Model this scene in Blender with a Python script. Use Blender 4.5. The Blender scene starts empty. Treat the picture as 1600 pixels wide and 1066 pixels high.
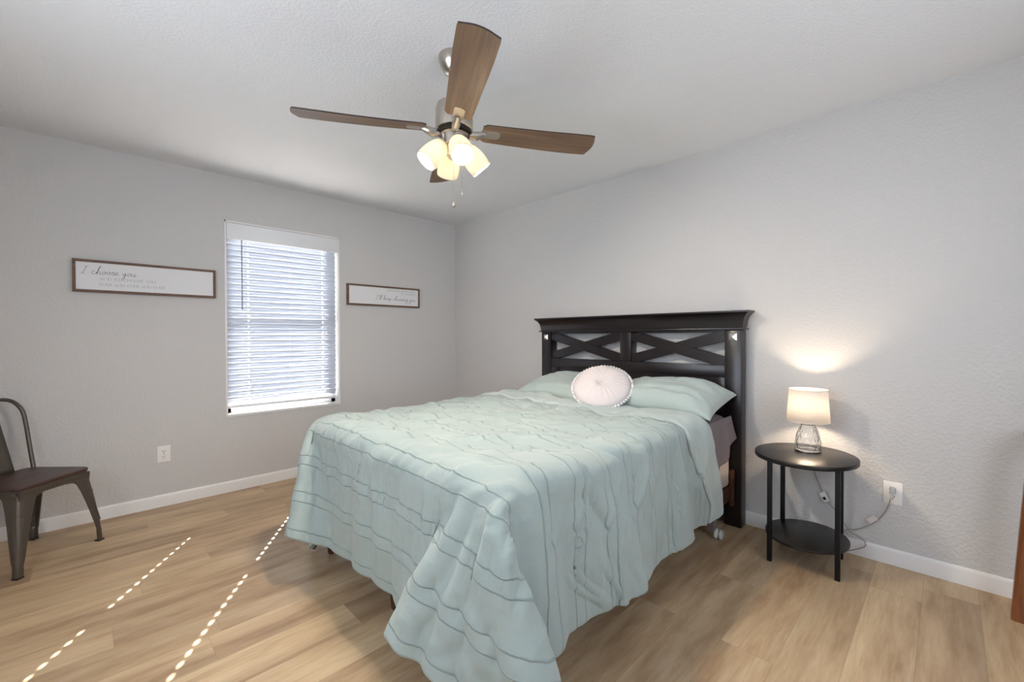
import bpy, bmesh, math, random
import numpy as np
from mathutils import Vector, Matrix, noise, Euler

S = bpy.context.scene
COL = S.collection
PI = math.pi

# ------------------------------------------------------------------ camera
F_PX, YAW, PITCH, ROLL = 677.63, 0.782066, 0.011359, -0.003222
CAM = Vector((-2.9911, -3.9201, 1.1975))
fw = Vector((math.sin(YAW)*math.cos(PITCH), math.cos(YAW)*math.cos(PITCH), -math.sin(PITCH)))
rt = Vector((math.cos(YAW), -math.sin(YAW), 0))
up = rt.cross(fw)
r2 = rt*math.cos(ROLL)+up*math.sin(ROLL)
u2 = -rt*math.sin(ROLL)+up*math.cos(ROLL)
cam_d = bpy.data.cameras.new('camera'); cam_d.sensor_width = 36; cam_d.lens = F_PX*36/1600
cam_d.clip_start = .02
cam = bpy.data.objects.new('camera', cam_d); COL.objects.link(cam)
cam.matrix_world = Matrix(((r2.x, u2.x, -fw.x, CAM.x), (r2.y, u2.y, -fw.y, CAM.y), (r2.z, u2.z, -fw.z, CAM.z), (0, 0, 0, 1)))
S.camera = cam

# ------------------------------------------------------------------ light and exposure
S.view_settings.view_transform = 'Standard'; S.view_settings.look = 'None'
S.view_settings.gamma = 1; S.view_settings.exposure = 0.66
S.view_settings.use_curve_mapping = False
wd = bpy.data.worlds.new('daylight_sky'); S.world = wd; wd.use_nodes = True
bg = wd.node_tree.nodes['Background']
bg.inputs[0].default_value = (.66, .80, 1.0, 1); bg.inputs[1].default_value = 2.2

def light(name, kind, energy, color, loc, aim=None, size=None, size_y=None, angle=None):
    d = bpy.data.lights.new(name, kind); d.energy = energy; d.color = color
    if size is not None:
        if kind == 'AREA':
            d.size = size
            if size_y: d.shape = 'RECTANGLE'; d.size_y = size_y
        else: d.shadow_soft_size = size
    if angle is not None: d.angle = angle
    o = bpy.data.objects.new(name, d); COL.objects.link(o); o.location = loc
    if aim is not None:
        o.rotation_euler = Vector(aim).to_track_quat('-Z', 'Y').to_euler()
    return o
EL = math.radians(36.7)
SUN = Vector((-.545*math.cos(EL), -.838*math.cos(EL), -math.sin(EL)))
light('sun', 'SUN', 40.0, (1, .95, .88), (2, 3, 4), SUN, angle=math.radians(.36))
# fill lights in two added, unseen windows behind and beside the camera
light('fill_left_opening', 'AREA', 13, (.88, .94, 1), (-3.80, -2.6, 1.45), (1, .1, .12), 1.25, 1.2)
light('fill_near_opening', 'AREA', 6.5, (.98, .98, 1), (-1.9, -4.86, 1.45), (0, 1, -.05), 1.75, 1.35)
# daylight on the drawn blind of the window in view
BULB_W, LAMP_W = 135.0, 5.0

# ------------------------------------------------------------------ helpers
def tag(o, label=None, cat=None, group=None, kind=None):
    if label: o['label'] = label
    if cat: o['category'] = cat
    if group: o['group'] = group
    if kind: o['kind'] = kind
    return o
def empty(name, loc=(0, 0, 0), rz=0, parent=None):
    o = bpy.data.objects.new(name, None); COL.objects.link(o); o.location = loc; o.rotation_euler = (0, 0, rz)
    o.empty_display_size = .1; o.parent = parent
    return o
def mesh_obj(name, verts, faces, mat, parent=None, smooth=True, angle=40):
    me = bpy.data.meshes.new(name); me.from_pydata([tuple(v) for v in verts], [], faces); me.update()
    return fin(name, me, mat, parent, smooth, angle)
def fin(name, me, mat, parent, smooth, angle=40):
    for m in (mat if isinstance(mat, (list, tuple)) else [mat]): me.materials.append(m)
    if smooth:
        me.polygons.foreach_set('use_smooth', [True]*len(me.polygons))
        try: me.set_sharp_from_angle(angle=math.radians(angle))
        except Exception: pass
    o = bpy.data.objects.new(name, me); COL.objects.link(o); o.parent = parent
    return o
def bm_obj(name, bm, mat, parent=None, smooth=True, angle=40, recalc=True):
    if recalc: bmesh.ops.recalc_face_normals(bm, faces=bm.faces[:])
    me = bpy.data.meshes.new(name); bm.to_mesh(me); bm.free()
    return fin(name, me, mat, parent, smooth, angle)
def box(bm, lo, hi, bev=0, seg=2, M=None):
    t = bmesh.new(); bmesh.ops.create_cube(t, size=1)
    c = [(a+b)/2 for a, b in zip(lo, hi)]; s = [abs(b-a) for a, b in zip(lo, hi)]
    for v in t.verts: v.co = Vector((c[0]+v.co.x*s[0], c[1]+v.co.y*s[1], c[2]+v.co.z*s[2]))
    if bev: bmesh.ops.bevel(t, geom=t.edges[:], offset=min(bev, min(s)*.45), segments=seg, affect='EDGES', profile=.5)
    if M: bmesh.ops.transform(t, matrix=M, verts=t.verts[:])
    merge(bm, t)
def merge(bm, t):
    vm = [bm.verts.new(v.co) for v in t.verts]
    t.verts.index_update()
    for f in t.faces:
        try: bm.faces.new([vm[v.index] for v in f.verts])
        except ValueError: pass
    t.free()
def one_box(name, lo, hi, mat, parent=None, bev=0, seg=2):
    bm = bmesh.new(); box(bm, lo, hi, bev, seg); return bm_obj(name, bm, mat, parent)
def prism(bm, pts, axis, a, b, bev=0, seg=2):
    """polygon pts (2D) extruded along axis (0,1,2) from a to b"""
    t = bmesh.new()
    def P(p, w):
        q = list(p); q.insert(axis, w); return Vector(q)
    A = [t.verts.new(P(p, a)) for p in pts]; B = [t.verts.new(P(p, b)) for p in pts]
    n = len(pts); t.faces.new(A[::-1]); t.faces.new(B)
    for i in range(n): t.faces.new((A[i], A[(i+1) % n], B[(i+1) % n], B[i]))
    bmesh.ops.recalc_face_normals(t, faces=t.faces[:])
    if bev: bmesh.ops.bevel(t, geom=t.edges[:], offset=bev, segments=seg, affect='EDGES', profile=.5)
    merge(bm, t)
def lathe(bm, prof, seg=32, M=None, cap=True, rad=None):
    """prof list of (r,z); rad(k, i)->radius factor"""
    rings = []
    for i, (r, z) in enumerate(prof):
        ring = []
        for k in range(seg):
            a = 2*PI*k/seg; rr = r*(rad(k, i) if rad else 1)
            v = Vector((rr*math.cos(a), rr*math.sin(a), z))
            ring.append(bm.verts.new(M @ v if M else v))
        rings.append(ring)
    for i in range(len(rings)-1):
        for k in range(seg):
            bm.faces.new((rings[i][k], rings[i][(k+1) % seg], rings[i+1][(k+1) % seg], rings[i+1][k]))
    if cap:
        bm.faces.new(rings[0][::-1]); bm.faces.new(rings[-1])
def catmull(pts, n=6):
    P = [Vector(p) for p in pts]; P = [2*P[0]-P[1]]+P+[2*P[-1]-P[-2]]; out = []
    for i in range(1, len(P)-2):
        for k in range(n):
            t = k/n; a, b, c, d = P[i-1:i+3]
            out.append(.5*((2*b)+(c-a)*t+(2*a-5*b+4*c-d)*t*t+(3*b-a-3*c+d)*t**3))
    out.append(P[-2]); return out
def tube(bm, pts, r, seg=8, closed=False, radii=None):
    pts = [Vector(p) for p in pts]; n = len(pts); rings = []; up0 = None
    for i, p in enumerate(pts):
        if closed: d = pts[(i+1) % n]-pts[i-1]
        else: d = pts[min(i+1, n-1)]-pts[max(i-1, 0)]
        d.normalize()
        if up0 is None:
            up0 = Vector((0, 0, 1)) if abs(d.z) < .9 else Vector((1, 0, 0))
        s = d.cross(up0)
        if s.length < 1e-5: s = d.cross(Vector((0, 1, 0)))
        s.normalize(); u = s.cross(d); up0 = u
        rr = radii[i] if radii else r
        rings.append([bm.verts.new(p+rr*(math.cos(2*PI*k/seg)*s+math.sin(2*PI*k/seg)*u)) for k in range(seg)])
    m = n if closed else n-1
    for i in range(m):
        A, B = rings[i], rings[(i+1) % n]
        for k in range(seg): bm.faces.new((A[k], A[(k+1) % seg], B[(k+1) % seg], B[k]))
    if not closed: bm.faces.new(rings[0][::-1]); bm.faces.new(rings[-1])
def tube_obj(name, pts, r, mat, parent=None, seg=8, closed=False, radii=None):
    bm = bmesh.new(); tube(bm, pts, r, seg, closed, radii); return bm_obj(name, bm, mat, parent, angle=60)
def lathe_obj(name, prof, mat, parent=None, seg=32, M=None, cap=True, rad=None, angle=40):
    bm = bmesh.new(); lathe(bm, prof, seg, M, cap, rad); return bm_obj(name, bm, mat, parent, angle=angle)
def frame_M(origin, zdir, xhint=(0, 0, 1)):
    z = Vector(zdir).normalized(); x = Vector(xhint); x = (x-z*x.dot(z)).normalized(); y = z.cross(x)
    return Matrix(((x.x, y.x, z.x, origin[0]), (x.y, y.y, z.y, origin[1]), (x.z, y.z, z.z, origin[2]), (0, 0, 0, 1)))

# ------------------------------------------------------------------ materials
class NT:
    def __init__(s, name):
        s.m = bpy.data.materials.new(name); s.m.use_nodes = True; s.t = s.m.node_tree
        s.b = s.t.nodes['Principled BSDF']; s.out = s.t.nodes['Material Output']
    def n(s, kind, **kw):
        nd = s.t.nodes.new(kind)
        for k, v in kw.items():
            if k.startswith('i_'):
                key = k[2:]; key = int(key) if key.isdigit() else key.replace('_', ' ')
                s.put(nd.inputs[key], v)
            else: setattr(nd, k, v)
        return nd
    def put(s, inp, v):
        if isinstance(v, bpy.types.NodeSocket): s.t.links.new(v, inp)
        else: inp.default_value = v
    def math(s, op, a, b=0.0, c=None, clamp=False):
        nd = s.t.nodes.new('ShaderNodeMath'); nd.operation = op; nd.use_clamp = clamp
        s.put(nd.inputs[0], a); s.put(nd.inputs[1], b)
        if c is not None: s.put(nd.inputs[2], c)
        return nd.outputs[0]
    def mix(s, f, a, b, mode='MIX'):
        nd = s.t.nodes.new('ShaderNodeMix'); nd.data_type = 'RGBA'; nd.blend_type = mode
        s.put(nd.inputs[0], f); s.put(nd.inputs[6], a); s.put(nd.inputs[7], b); return nd.outputs[2]
    def ramp(s, f, stops):
        nd = s.t.nodes.new('ShaderNodeValToRGB'); s.put(nd.inputs[0], f); e = nd.color_ramp.elements
        while len(e) < len(stops): e.new(.5)
        for i, (p, c) in enumerate(stops): e[i].position = p; e[i].color = c if len(c) == 4 else (*c, 1)
        return nd.outputs[0]
    def bump(s, h, strength, dist):
        nd = s.t.nodes.new('ShaderNodeBump'); s.put(nd.inputs['Height'], h)
        nd.inputs['Strength'].default_value = strength; nd.inputs['Distance'].default_value = dist
        s.t.links.new(nd.outputs[0], s.b.inputs['Normal']); return nd
    def set(s, **kw):
        for k, v in kw.items(): s.put(s.b.inputs[k.replace('_', ' ')], v)
        return s.m
def srgb(r, g, b):
    f = lambda c: ((c/255+.055)/1.055)**2.4 if c > 10 else c/255/12.92
    return (f(r), f(g), f(b), 1)
def plain(name, col, rough=.5, metal=0.0, nscale=0, nstr=0, ndist=.001, spec=.5, var=0):
    q = NT(name); tc = q.n('ShaderNodeTexCoord')
    if nscale:
        nz = q.n('ShaderNodeTexNoise', i_Vector=tc.outputs['Object'], i_Scale=float(nscale), i_Detail=4.0)
        if nstr: q.bump(nz.outputs[0], nstr, ndist)
        if var:
            nz2 = q.n('ShaderNodeTexNoise', i_Vector=tc.outputs['Object'], i_Scale=float(nscale)*.15, i_Detail=4.0)
            d = tuple(c*(1-var) for c in col[:3])+(1,)
            q.put(q.b.inputs['Base Color'], q.mix(nz2.outputs[0], d, col))
        else: q.set(Base_Color=col)
    else: q.set(Base_Color=col)
    q.set(Roughness=rough, Metallic=metal); q.b.inputs['Specular IOR Level'].default_value = spec
    return q.m

def wall_mat(name, col, scale, strength):
    q = NT(name); g = q.n('ShaderNodeNewGeometry')
    n1 = q.n('ShaderNodeTexNoise', i_Vector=g.outputs['Position'], i_Scale=float(scale), i_Detail=3.0, i_Roughness=.55)
    n2 = q.n('ShaderNodeTexNoise', i_Vector=g.outputs['Position'], i_Scale=float(scale)*2.6, i_Detail=2.0)
    h = q.math('ADD', q.ramp(n1.outputs[0], [(.42, (0, 0, 0)), (.60, (1, 1, 1))]), q.math('MULTIPLY', n2.outputs[0], .5))
    q.bump(h, strength, .0022)
    return q.set(Base_Color=col, Roughness=.72)
M_WALL = wall_mat('greige_wall_paint', srgb(204, 201, 198), 62, .5)
M_CEIL = wall_mat('ceiling_paint', srgb(229, 229, 230), 75, .45)
M_WHITE = plain('white_trim_paint', srgb(232, 229, 226), .35)
M_FLOOR = None
def floor_mat():
    q = NT('oak_plank_floor'); g = q.n('ShaderNodeNewGeometry'); s = q.n('ShaderNodeSeparateXYZ', i_0=g.outputs['Position'])
    x, y = s.outputs[0], s.outputs[1]
    W, L = .182, 1.22
    ry = q.math('DIVIDE', q.math('ADD', y, 10.03), W); row = q.math('FLOOR', ry); fy = q.math('FRACT', ry)
    wn = q.n('ShaderNodeTexWhiteNoise', noise_dimensions='1D', i_W=row)
    rx = q.math('ADD', q.math('DIVIDE', q.math('ADD', x, 10.0), L), q.math('MULTIPLY', wn.outputs['Value'], 7.3))
    colm = q.math('FLOOR', rx); fx = q.math('FRACT', rx)
    idn = q.math('ADD', q.math('MULTIPLY', row, 17.13), q.math('MULTIPLY', colm, 3.71))
    w2 = q.n('ShaderNodeTexWhiteNoise', noise_dimensions='1D', i_W=idn)
    v = q.n('ShaderNodeCombineXYZ', i_0=q.math('MULTIPLY', x, .16), i_1=y, i_2=q.math('MULTIPLY', w2.outputs['Value'], 40.0))
    # warped growth rings
    warp = q.n('ShaderNodeTexNoise', i_Vector=v.outputs[0], i_Scale=5.0, i_Detail=2.0)
    v2 = q.n('ShaderNodeVectorMath', operation='ADD'); q.put(v2.inputs[0], v.outputs[0])
    sc = q.n('ShaderNodeVectorMath', operation='SCALE', i_Scale=.09); q.put(sc.inputs[0], warp.outputs['Color']); q.put(v2.inputs[1], sc.outputs[0])
    g1 = q.n('ShaderNodeTexNoise', i_Vector=v2.outputs[0], i_Scale=16.0, i_Detail=7.0, i_Roughness=.62)
    vf = q.n('ShaderNodeCombineXYZ', i_0=q.math('MULTIPLY', x, .06), i_1=y, i_2=q.math('MULTIPLY', w2.outputs['Value'], 40.0))
    g2 = q.n('ShaderNodeTexNoise', i_Vector=vf.outputs[0], i_Scale=170.0, i_Detail=3.0)
    big = q.n('ShaderNodeTexNoise', i_Vector=v.outputs[0], i_Scale=3.4, i_Detail=3.0, i_Roughness=.5)
    base = q.ramp(g1.outputs[0], [(.34, srgb(150, 119, 87)), (.50, srgb(190, 162, 127)), (.66, srgb(210, 187, 155))])
    tone = q.ramp(big.outputs[0], [(.38, srgb(138, 109, 83)), (.60, srgb(207, 181, 144))])
    c = q.mix(.5, base, tone)
    pl = q.ramp(w2.outputs['Value'], [(0, (.90, .885, .87)), (.5, (.98, .975, .97)), (1, (1.05, 1.05, 1.04))])
    c = q.mix(1.0, c, pl, 'MULTIPLY')
    c = q.mix(q.math('MULTIPLY', q.math('SUBTRACT', .62, g2.outputs[0], clamp=True), .55), c, srgb(120, 92, 66))
    # knots: stretched voronoi cells
    kv = q.n('ShaderNodeCombineXYZ', i_0=q.math('MULTIPLY', x, .42), i_1=y, i_2=0.0)
    vo = q.n('ShaderNodeTexVoronoi', i_Vector=kv.outputs[0], i_Scale=2.3, i_Randomness=1.0)
    knot = q.ramp(vo.outputs['Distance'], [(.0, (1, 1, 1)), (.035, (.5, .5, .5)), (.11, (0, 0, 0))])
    c = q.mix(q.math('MULTIPLY', knot, .5), c, srgb(118, 94, 74))
    dy = q.math('MINIMUM', fy, q.math('SUBTRACT', 1.0, fy)); dx = q.math('MULTIPLY', q.math('MINIMUM', fx, q.math('SUBTRACT', 1.0, fx)), L/W)
    seam = q.math('LESS_THAN', q.math('MINIMUM', dy, dx), .0055)
    c = q.mix(q.math('MULTIPLY', seam, .38), c, srgb(120, 96, 72))
    q.put(q.b.inputs['Base Color'], c)
    h = q.math('SUBTRACT', q.math('MULTIPLY', g2.outputs[0], .25), seam)
    q.bump(h, .35, .0009)
    return q.set(Roughness=.42)
M_FLOOR = floor_mat()
def wood_mat(name, c0, c1, axis, scale=30, rough=.4, stretch=.08, strength=.15):
    q = NT(name); tc = q.n('ShaderNodeTexCoord'); mp = q.n('ShaderNodeMapping', i_Vector=tc.outputs['Object'])
    sc = [1, 1, 1]; sc[axis] = stretch; mp.inputs['Scale'].default_value = sc
    wr = q.n('ShaderNodeTexNoise', i_Vector=mp.outputs[0], i_Scale=scale*.3, i_Detail=2.0)
    ad = q.n('ShaderNodeVectorMath', operation='MULTIPLY_ADD'); q.put(ad.inputs[0], wr.outputs['Color']); ad.inputs[1].default_value = (.08, .08, .08); q.put(ad.inputs[2], mp.outputs[0])
    nz = q.n('ShaderNodeTexNoise', i_Vector=ad.outputs[0], i_Scale=float(scale), i_Detail=8.0, i_Roughness=.65)
    q.put(q.b.inputs['Base Color'], q.ramp(nz.outputs[0], [(.3, c0), (.68, c1)])); q.bump(nz.outputs[0], strength, .001)
    return q.set(Roughness=rough)
M_ESP = wood_mat('espresso_wood', srgb(19, 12, 14), srgb(28, 18, 20), 1, 40, .30, strength=.05)
M_BEDWOOD = wood_mat('brown_bed_wood', srgb(62, 36, 24), srgb(92, 56, 38), 0, 40, .45)
M_BLADE = wood_mat('weathered_oak_blade', srgb(88, 66, 50), srgb(134, 106, 82), 0, 34, .45, .07)
M_SIGNWOOD = wood_mat('walnut_sign_frame', srgb(82, 58, 44), srgb(122, 92, 72), 0, 30, .6, .1)
M_SEATWOOD = wood_mat('dark_elm_seat', srgb(46, 30, 27), srgb(82, 58, 50), 0, 26, .38, .08)
M_STOOL = wood_mat('reddish_brown_wood', srgb(88, 50, 30), srgb(138, 84, 52), 2, 22, .3, .1)
M_BLACKT = plain('black_laminate', srgb(24, 20, 19), .36, 0, 300, .08, .0004)
M_BLACKM = plain('black_metal', srgb(13, 12, 12), .5, 0, spec=.3)
M_GUN = plain('gunmetal_steel', srgb(108, 99, 90), .42, .6, 14, .06, .001, var=.35)
M_RUB = plain('black_rubber', srgb(20, 20, 20), .7)
M_NICKEL = plain('brushed_nickel', srgb(190, 182, 172), .28, 1.0, 60, .03, .0005)
M_SILVER = plain('polished_silver_stud', srgb(228, 222, 215), .25, .9)
M_PANEL = plain('whitewashed_board', srgb(226, 224, 224), .6, 0, 40, .1, .0005)
M_INK = plain('dark_grey_ink', srgb(70, 70, 72), .7)
M_INK2 = plain('light_grey_ink', srgb(138, 138, 142), .7)
M_PLATE = plain('white_plastic', srgb(236, 232, 228), .3)
M_SLOT = plain('outlet_slot_black', srgb(25, 23, 22), .6)
M_VINYL = plain('white_vinyl', srgb(235, 235, 236), .4)
M_VELVET = plain('white_velvet', srgb(206, 197, 195), .9, 0, 500, .25, .0008, spec=.2)
M_POM = plain('white_yarn', srgb(222, 218, 215), .95, 0, 300, .5, .002)
M_GREY = plain('grey_microfibre_sheet', srgb(118, 108, 110), .95, 0, 260, .3, .001, var=.15)
M_BEIGE = plain('beige_box_spring_cover', srgb(188, 174, 165), .9, 0, 300, .25, .001)
M_CORD = plain('clear_grey_cord', srgb(150, 140, 130), .35)
M_STICK = plain('paper_tag', srgb(225, 215, 208), .6)
M_BLACKEDGE = plain('dark_blade_edge', srgb(46, 34, 28), .5)

def fabric(name, col, tuck=False, line=None):
    q = NT(name); tc = q.n('ShaderNodeTexCoord'); uv = tc.outputs['UV']
    s = q.n('ShaderNodeSeparateXYZ', i_0=uv); u, v = s.outputs[0], s.outputs[1]
    nz = q.n('ShaderNodeTexNoise', i_Vector=uv, i_Scale=420.0, i_Detail=2.0)
    soft = q.n('ShaderNodeTexNoise', i_Vector=uv, i_Scale=9.0, i_Detail=5.0, i_Roughness=.6)
    h = q.math('MULTIPLY', nz.outputs[0], .12)
    h = q.math('ADD', h, q.math('MULTIPLY', soft.outputs[0], 2.2))
    c = col
    if tuck:
        wob = q.n('ShaderNodeTexNoise', i_Vector=uv, i_Scale=38.0, i_Detail=2.0)
        uu = q.math('ADD', u, q.math('MULTIPLY', q.math('SUBTRACT', wob.outputs[0], .5), .007))
        f = q.math('MULTIPLY', q.math('FRACT', q.math('DIVIDE', uu, .172)), .172)
        d1 = q.math('ABSOLUTE', q.math('SUBTRACT', f, .03)); d2 = q.math('ABSOLUTE', q.math('SUBTRACT', f, .076))
        d = q.math('MINIMUM', d1, d2)
        rid = q.math('SUBTRACT', 1.0, q.math('DIVIDE', d, .0042), clamp=True)
        rid = q.math('SMOOTH_MIN', rid, 1.0, .3)
        h = q.math('ADD', h, q.math('MULTIPLY', rid, 1.6))
        thr = q.math('SUBTRACT', 1.0, q.math('DIVIDE', d, .0022), clamp=True)
        # round tufts
        a = q.math('SUBTRACT', q.math('FRACT', q.math('DIVIDE', q.math('ADD', u, .043), .516)), .5)
        b = q.math('SUBTRACT', q.math('FRACT', q.math('ADD', q.math('DIVIDE', v, .43), .25)), .5)
        rr = q.math('SQRT', q.math('ADD', q.math('POWER', q.math('MULTIPLY', a, .516), 2.0), q.math('POWER', q.math('MULTIPLY', b, .43), 2.0)))
        ring = q.math('SUBTRACT', 1.0, q.math('DIVIDE', q.math('ABSOLUTE', q.math('SUBTRACT', rr, .019)), .0035), clamp=True)
        dim = q.math('SUBTRACT', 1.0, q.math('DIVIDE', rr, .075), clamp=True)
        h = q.math('SUBTRACT', q.math('ADD', h, q.math('MULTIPLY', ring, .9)), q.math('MULTIPLY', dim, 3.0))
        c = q.mix(q.math('MULTIPLY', q.math('MAXIMUM', thr, q.math('MULTIPLY', ring, .5)), .55), col, line)
    q.bump(h, .9, .0032)
    q.put(q.b.inputs['Base Color'], c)
    q.b.inputs['Sheen Weight'].default_value = .25; q.b.inputs['Specular IOR Level'].default_value = .25
    return q.set(Roughness=.8)
AQUA = srgb(155, 166, 161)
M_COMF = fabric('aqua_pintuck_cotton', AQUA, True, srgb(122, 150, 146))
M_BAND = fabric('pale_aqua_cotton_reverse', srgb(171, 181, 176))
M_PIL = fabric('pale_aqua_pillow_cotton', srgb(169, 180, 175))
M_GAPSHADOW = plain('dark_teal_gap_shadow', srgb(62, 84, 84), .8)  # shadow colour for the gap at the turned-down hem

def glass_pane():
    q = NT('window_glass'); t = q.t; t.nodes.remove(q.b)
    tr = t.nodes.new('ShaderNodeBsdfTransparent'); gl = t.nodes.new('ShaderNodeBsdfGlossy'); gl.inputs['Roughness'].default_value = .02
    mx = t.nodes.new('ShaderNodeMixShader'); mx.inputs[0].default_value = .07
    t.links.new(tr.outputs[0], mx.inputs[1]); t.links.new(gl.outputs[0], mx.inputs[2]); t.links.new(mx.outputs[0], q.out.inputs[0])
    return q.m
M_PANE = glass_pane()
def translucent(name, col, tf, rough=.6, tcol=None):
    q = NT(name); t = q.t; q.set(Base_Color=col, Roughness=rough)
    tl = t.nodes.new('ShaderNodeBsdfTranslucent'); tl.inputs[0].default_value = tcol or col
    mx = t.nodes.new('ShaderNodeMixShader'); mx.inputs[0].default_value = tf
    t.links.new(q.b.outputs[0], mx.inputs[1]); t.links.new(tl.outputs[0], mx.inputs[2]); t.links.new(mx.outputs[0], q.out.inputs[0])
    return q.m
M_SLAT = translucent('white_faux_wood_slat', srgb(204, 210, 222), .035, .35)
M_FROST = translucent('frosted_white_glass', srgb(238, 232, 218), .45, .25, (.36, .34, .285, 1))
M_SHADE = translucent('white_fabric_shade', srgb(250, 244, 236), .50, .9)
def emit(name, col, st):
    q = NT(name); q.set(Base_Color=(1, 1, 1, 1), Emission_Color=col); q.b.inputs['Emission Strength'].default_value = st; return q.m
def bulb_strength(watt, r): return watt/(4*PI*r*r*PI)
M_BULB = emit('lit_bulb', (1, .885, .75, 1), bulb_strength(BULB_W/4, .024))
M_LBULB = emit('lit_lamp_bulb', (1, .80, .58, 1), bulb_strength(LAMP_W, .022))
q = NT('cut_crystal'); q.set(Base_Color=(1, 1, 1, 1), Roughness=.02); q.b.inputs['Transmission Weight'].default_value = 1; q.b.inputs['IOR'].default_value = 1.5; M_CRYSTAL = q.m
q = NT('clear_plastic'); q.set(Base_Color=(.9, .9, .88, 1), Roughness=.12); q.b.inputs['Transmission Weight'].default_value = .6; M_CLEAR = q.m

# ------------------------------------------------------------------ room
H = 2.44; XL, YN = -3.75, -4.75; T = .12
def struct(name, bm, mat, smooth=False):
    o = bm_obj(name, bm, mat, None, smooth); o['kind'] = 'structure'; return o
bm = bmesh.new(); box(bm, (XL-T, YN-T, -.1), (T, T, 0)); struct('floor', bm, M_FLOOR)
bm = bmesh.new(); box(bm, (XL-T, YN-T, H), (T, T, H+.1)); struct('ceiling', bm, M_CEIL)
def wall_with_hole(name, axis, a0, a1, d0, d1, holes):
    """axis: direction the wall runs along (0=x,1=y); d0,d1 the wall's depth range; holes (lo,hi,z0,z1)"""
    bm = bmesh.new()
    def B(lo, hi, z0, z1):
        if hi-lo < 1e-6 or z1-z0 < 1e-6: return
        if axis == 0: box(bm, (lo, d0, z0), (hi, d1, z1))
        else: box(bm, (d0, lo, z0), (d1, hi, z1))
    c = a0
    for lo, hi, z0, z1 in holes:
        B(c, lo, 0, H); B(lo, hi, 0, z0); B(lo, hi, z1, H); c = hi
    B(c, a1, 0, H)
    struct(name, bm, M_WALL)
WX0, WX1, WZ0, WZ1 = -2.205, -1.315, .583, 2.096
wall_with_hole('wall_back', 0, XL-T, T, 0, T, [(WX0, WX1, WZ0, WZ1)])
wall_with_hole('wall_right', 1, YN-T, 0, 0, T, [])
wall_with_hole('wall_left', 1, YN, 0, XL-T, XL, [(-3.25, -1.95, .85, 2.1)])
wall_with_hole('wall_near', 0, XL, 0, YN-T, YN, [(-2.8, -1.0, .75, 2.1)])
BBP = [(0, 0), (.013, 0), (.013, .070), (.011, .077), (.006, .083), (0, .083)]
def baseboard(name, axis, a, b, sgn, off):
    bm = bmesh.new(); pts = [(off+sgn*p, z) for p, z in BBP]
    if axis == 0: prism(bm, pts, 0, a, b)
    else: prism(bm, pts, 1, a, b)
    struct(name, bm, M_WHITE, True)
baseboard('baseboard_back', 0, XL, -.013, -1, 0)
baseboard('baseboard_right', 1, YN, 0, -1, 0)
baseboard('baseboard_left', 1, YN, 0, 1, XL)
baseboard('baseboard_near', 0, XL, 0, 1, YN)

# window in view: vinyl frame in a white-lined recess
win = empty('window_1', ((WX0+WX1)/2, 0, WZ0)); win['kind'] = 'structure'
def inwin(o): o.parent = win; o.matrix_parent_inverse = Matrix.Translation(-Vector(win.location)); return o
bm = bmesh.new(); L_ = .012
box(bm, (WX0, -.006, WZ0), (WX0+L_, .118, WZ1)); box(bm, (WX1-L_, -.006, WZ0), (WX1, .118, WZ1))
box(bm, (WX0, -.006, WZ1-L_), (WX1, .118, WZ1))
inwin(bm_obj('window_casing', bm, M_WHITE))
bm = bmesh.new(); box(bm, (WX0, -.008, WZ0-.004), (WX1, .118, WZ0+.014), .003)
inwin(bm_obj('window_sill', bm, M_WHITE))
bm = bmesh.new(); fx0, fx1, fz0, fz1 = WX0+L_, WX1-L_, WZ0+.014, WZ1-L_; fwid = .04
box(bm, (fx0, .078, fz0), (fx0+fwid, .115, fz1), .003); box(bm, (fx1-fwid, .078, fz0), (fx1, .115, fz1), .003)
box(bm, (fx0, .078, fz0), (fx1, .115, fz0+fwid), .003); box(bm, (fx0, .078, fz1-fwid), (fx1, .115, fz1), .003)
box(bm, (fx0, .074, 1.285), (fx1, .115, 1.345), .003)
inwin(bm_obj('window_frame', bm, M_VINYL))
for za, zb in ((fz0+fwid, 1.285), (1.345, fz1-fwid)):
    inwin(one_box('glass_pane', (fx0+fwid, .095, za), (fx1-fwid, .099, zb), M_PANE))
# two unseen windows added for the fill lights (openings with frames)
def added_window(name, axis, a0, a1, d, z0, z1):
    w = empty(name, (0, 0, 0)); w['kind'] = 'structure'; bm = bmesh.new()
    def B(lo, hi, za, zb, dd=.04):
        if axis == 0: box(bm, (lo, d, za), (hi, d+dd, zb), .003)
        else: box(bm, (d, lo, za), (d+dd, hi, zb), .003)
    B(a0, a0+.05, z0, z1); B(a1-.05, a1, z0, z1); B(a0, a1, z0, z0+.05); B(a0, a1, z1-.05, z1); B(a0, a1, (z0+z1)/2-.025, (z0+z1)/2+.025)
    bm_obj('window_frame', bm, M_VINYL, w)
added_window('added_window_2', 1, -3.25, -1.95, XL-.09, .85, 2.1)
added_window('added_window_3', 0, -2.8, -1.0, YN-.09, .75, 2.1)

# sunlit pale ground outside: its light comes up between the slats
bm = bmesh.new(); box(bm, (-12, .3, -.55), (8, 14, -.45)); o = bm_obj('yard_ground', bm, plain('pale_gravel_yard', srgb(215, 212, 205), .9, 0, 30, .3, .02, var=.25)); tag(o, kind='structure')

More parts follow.
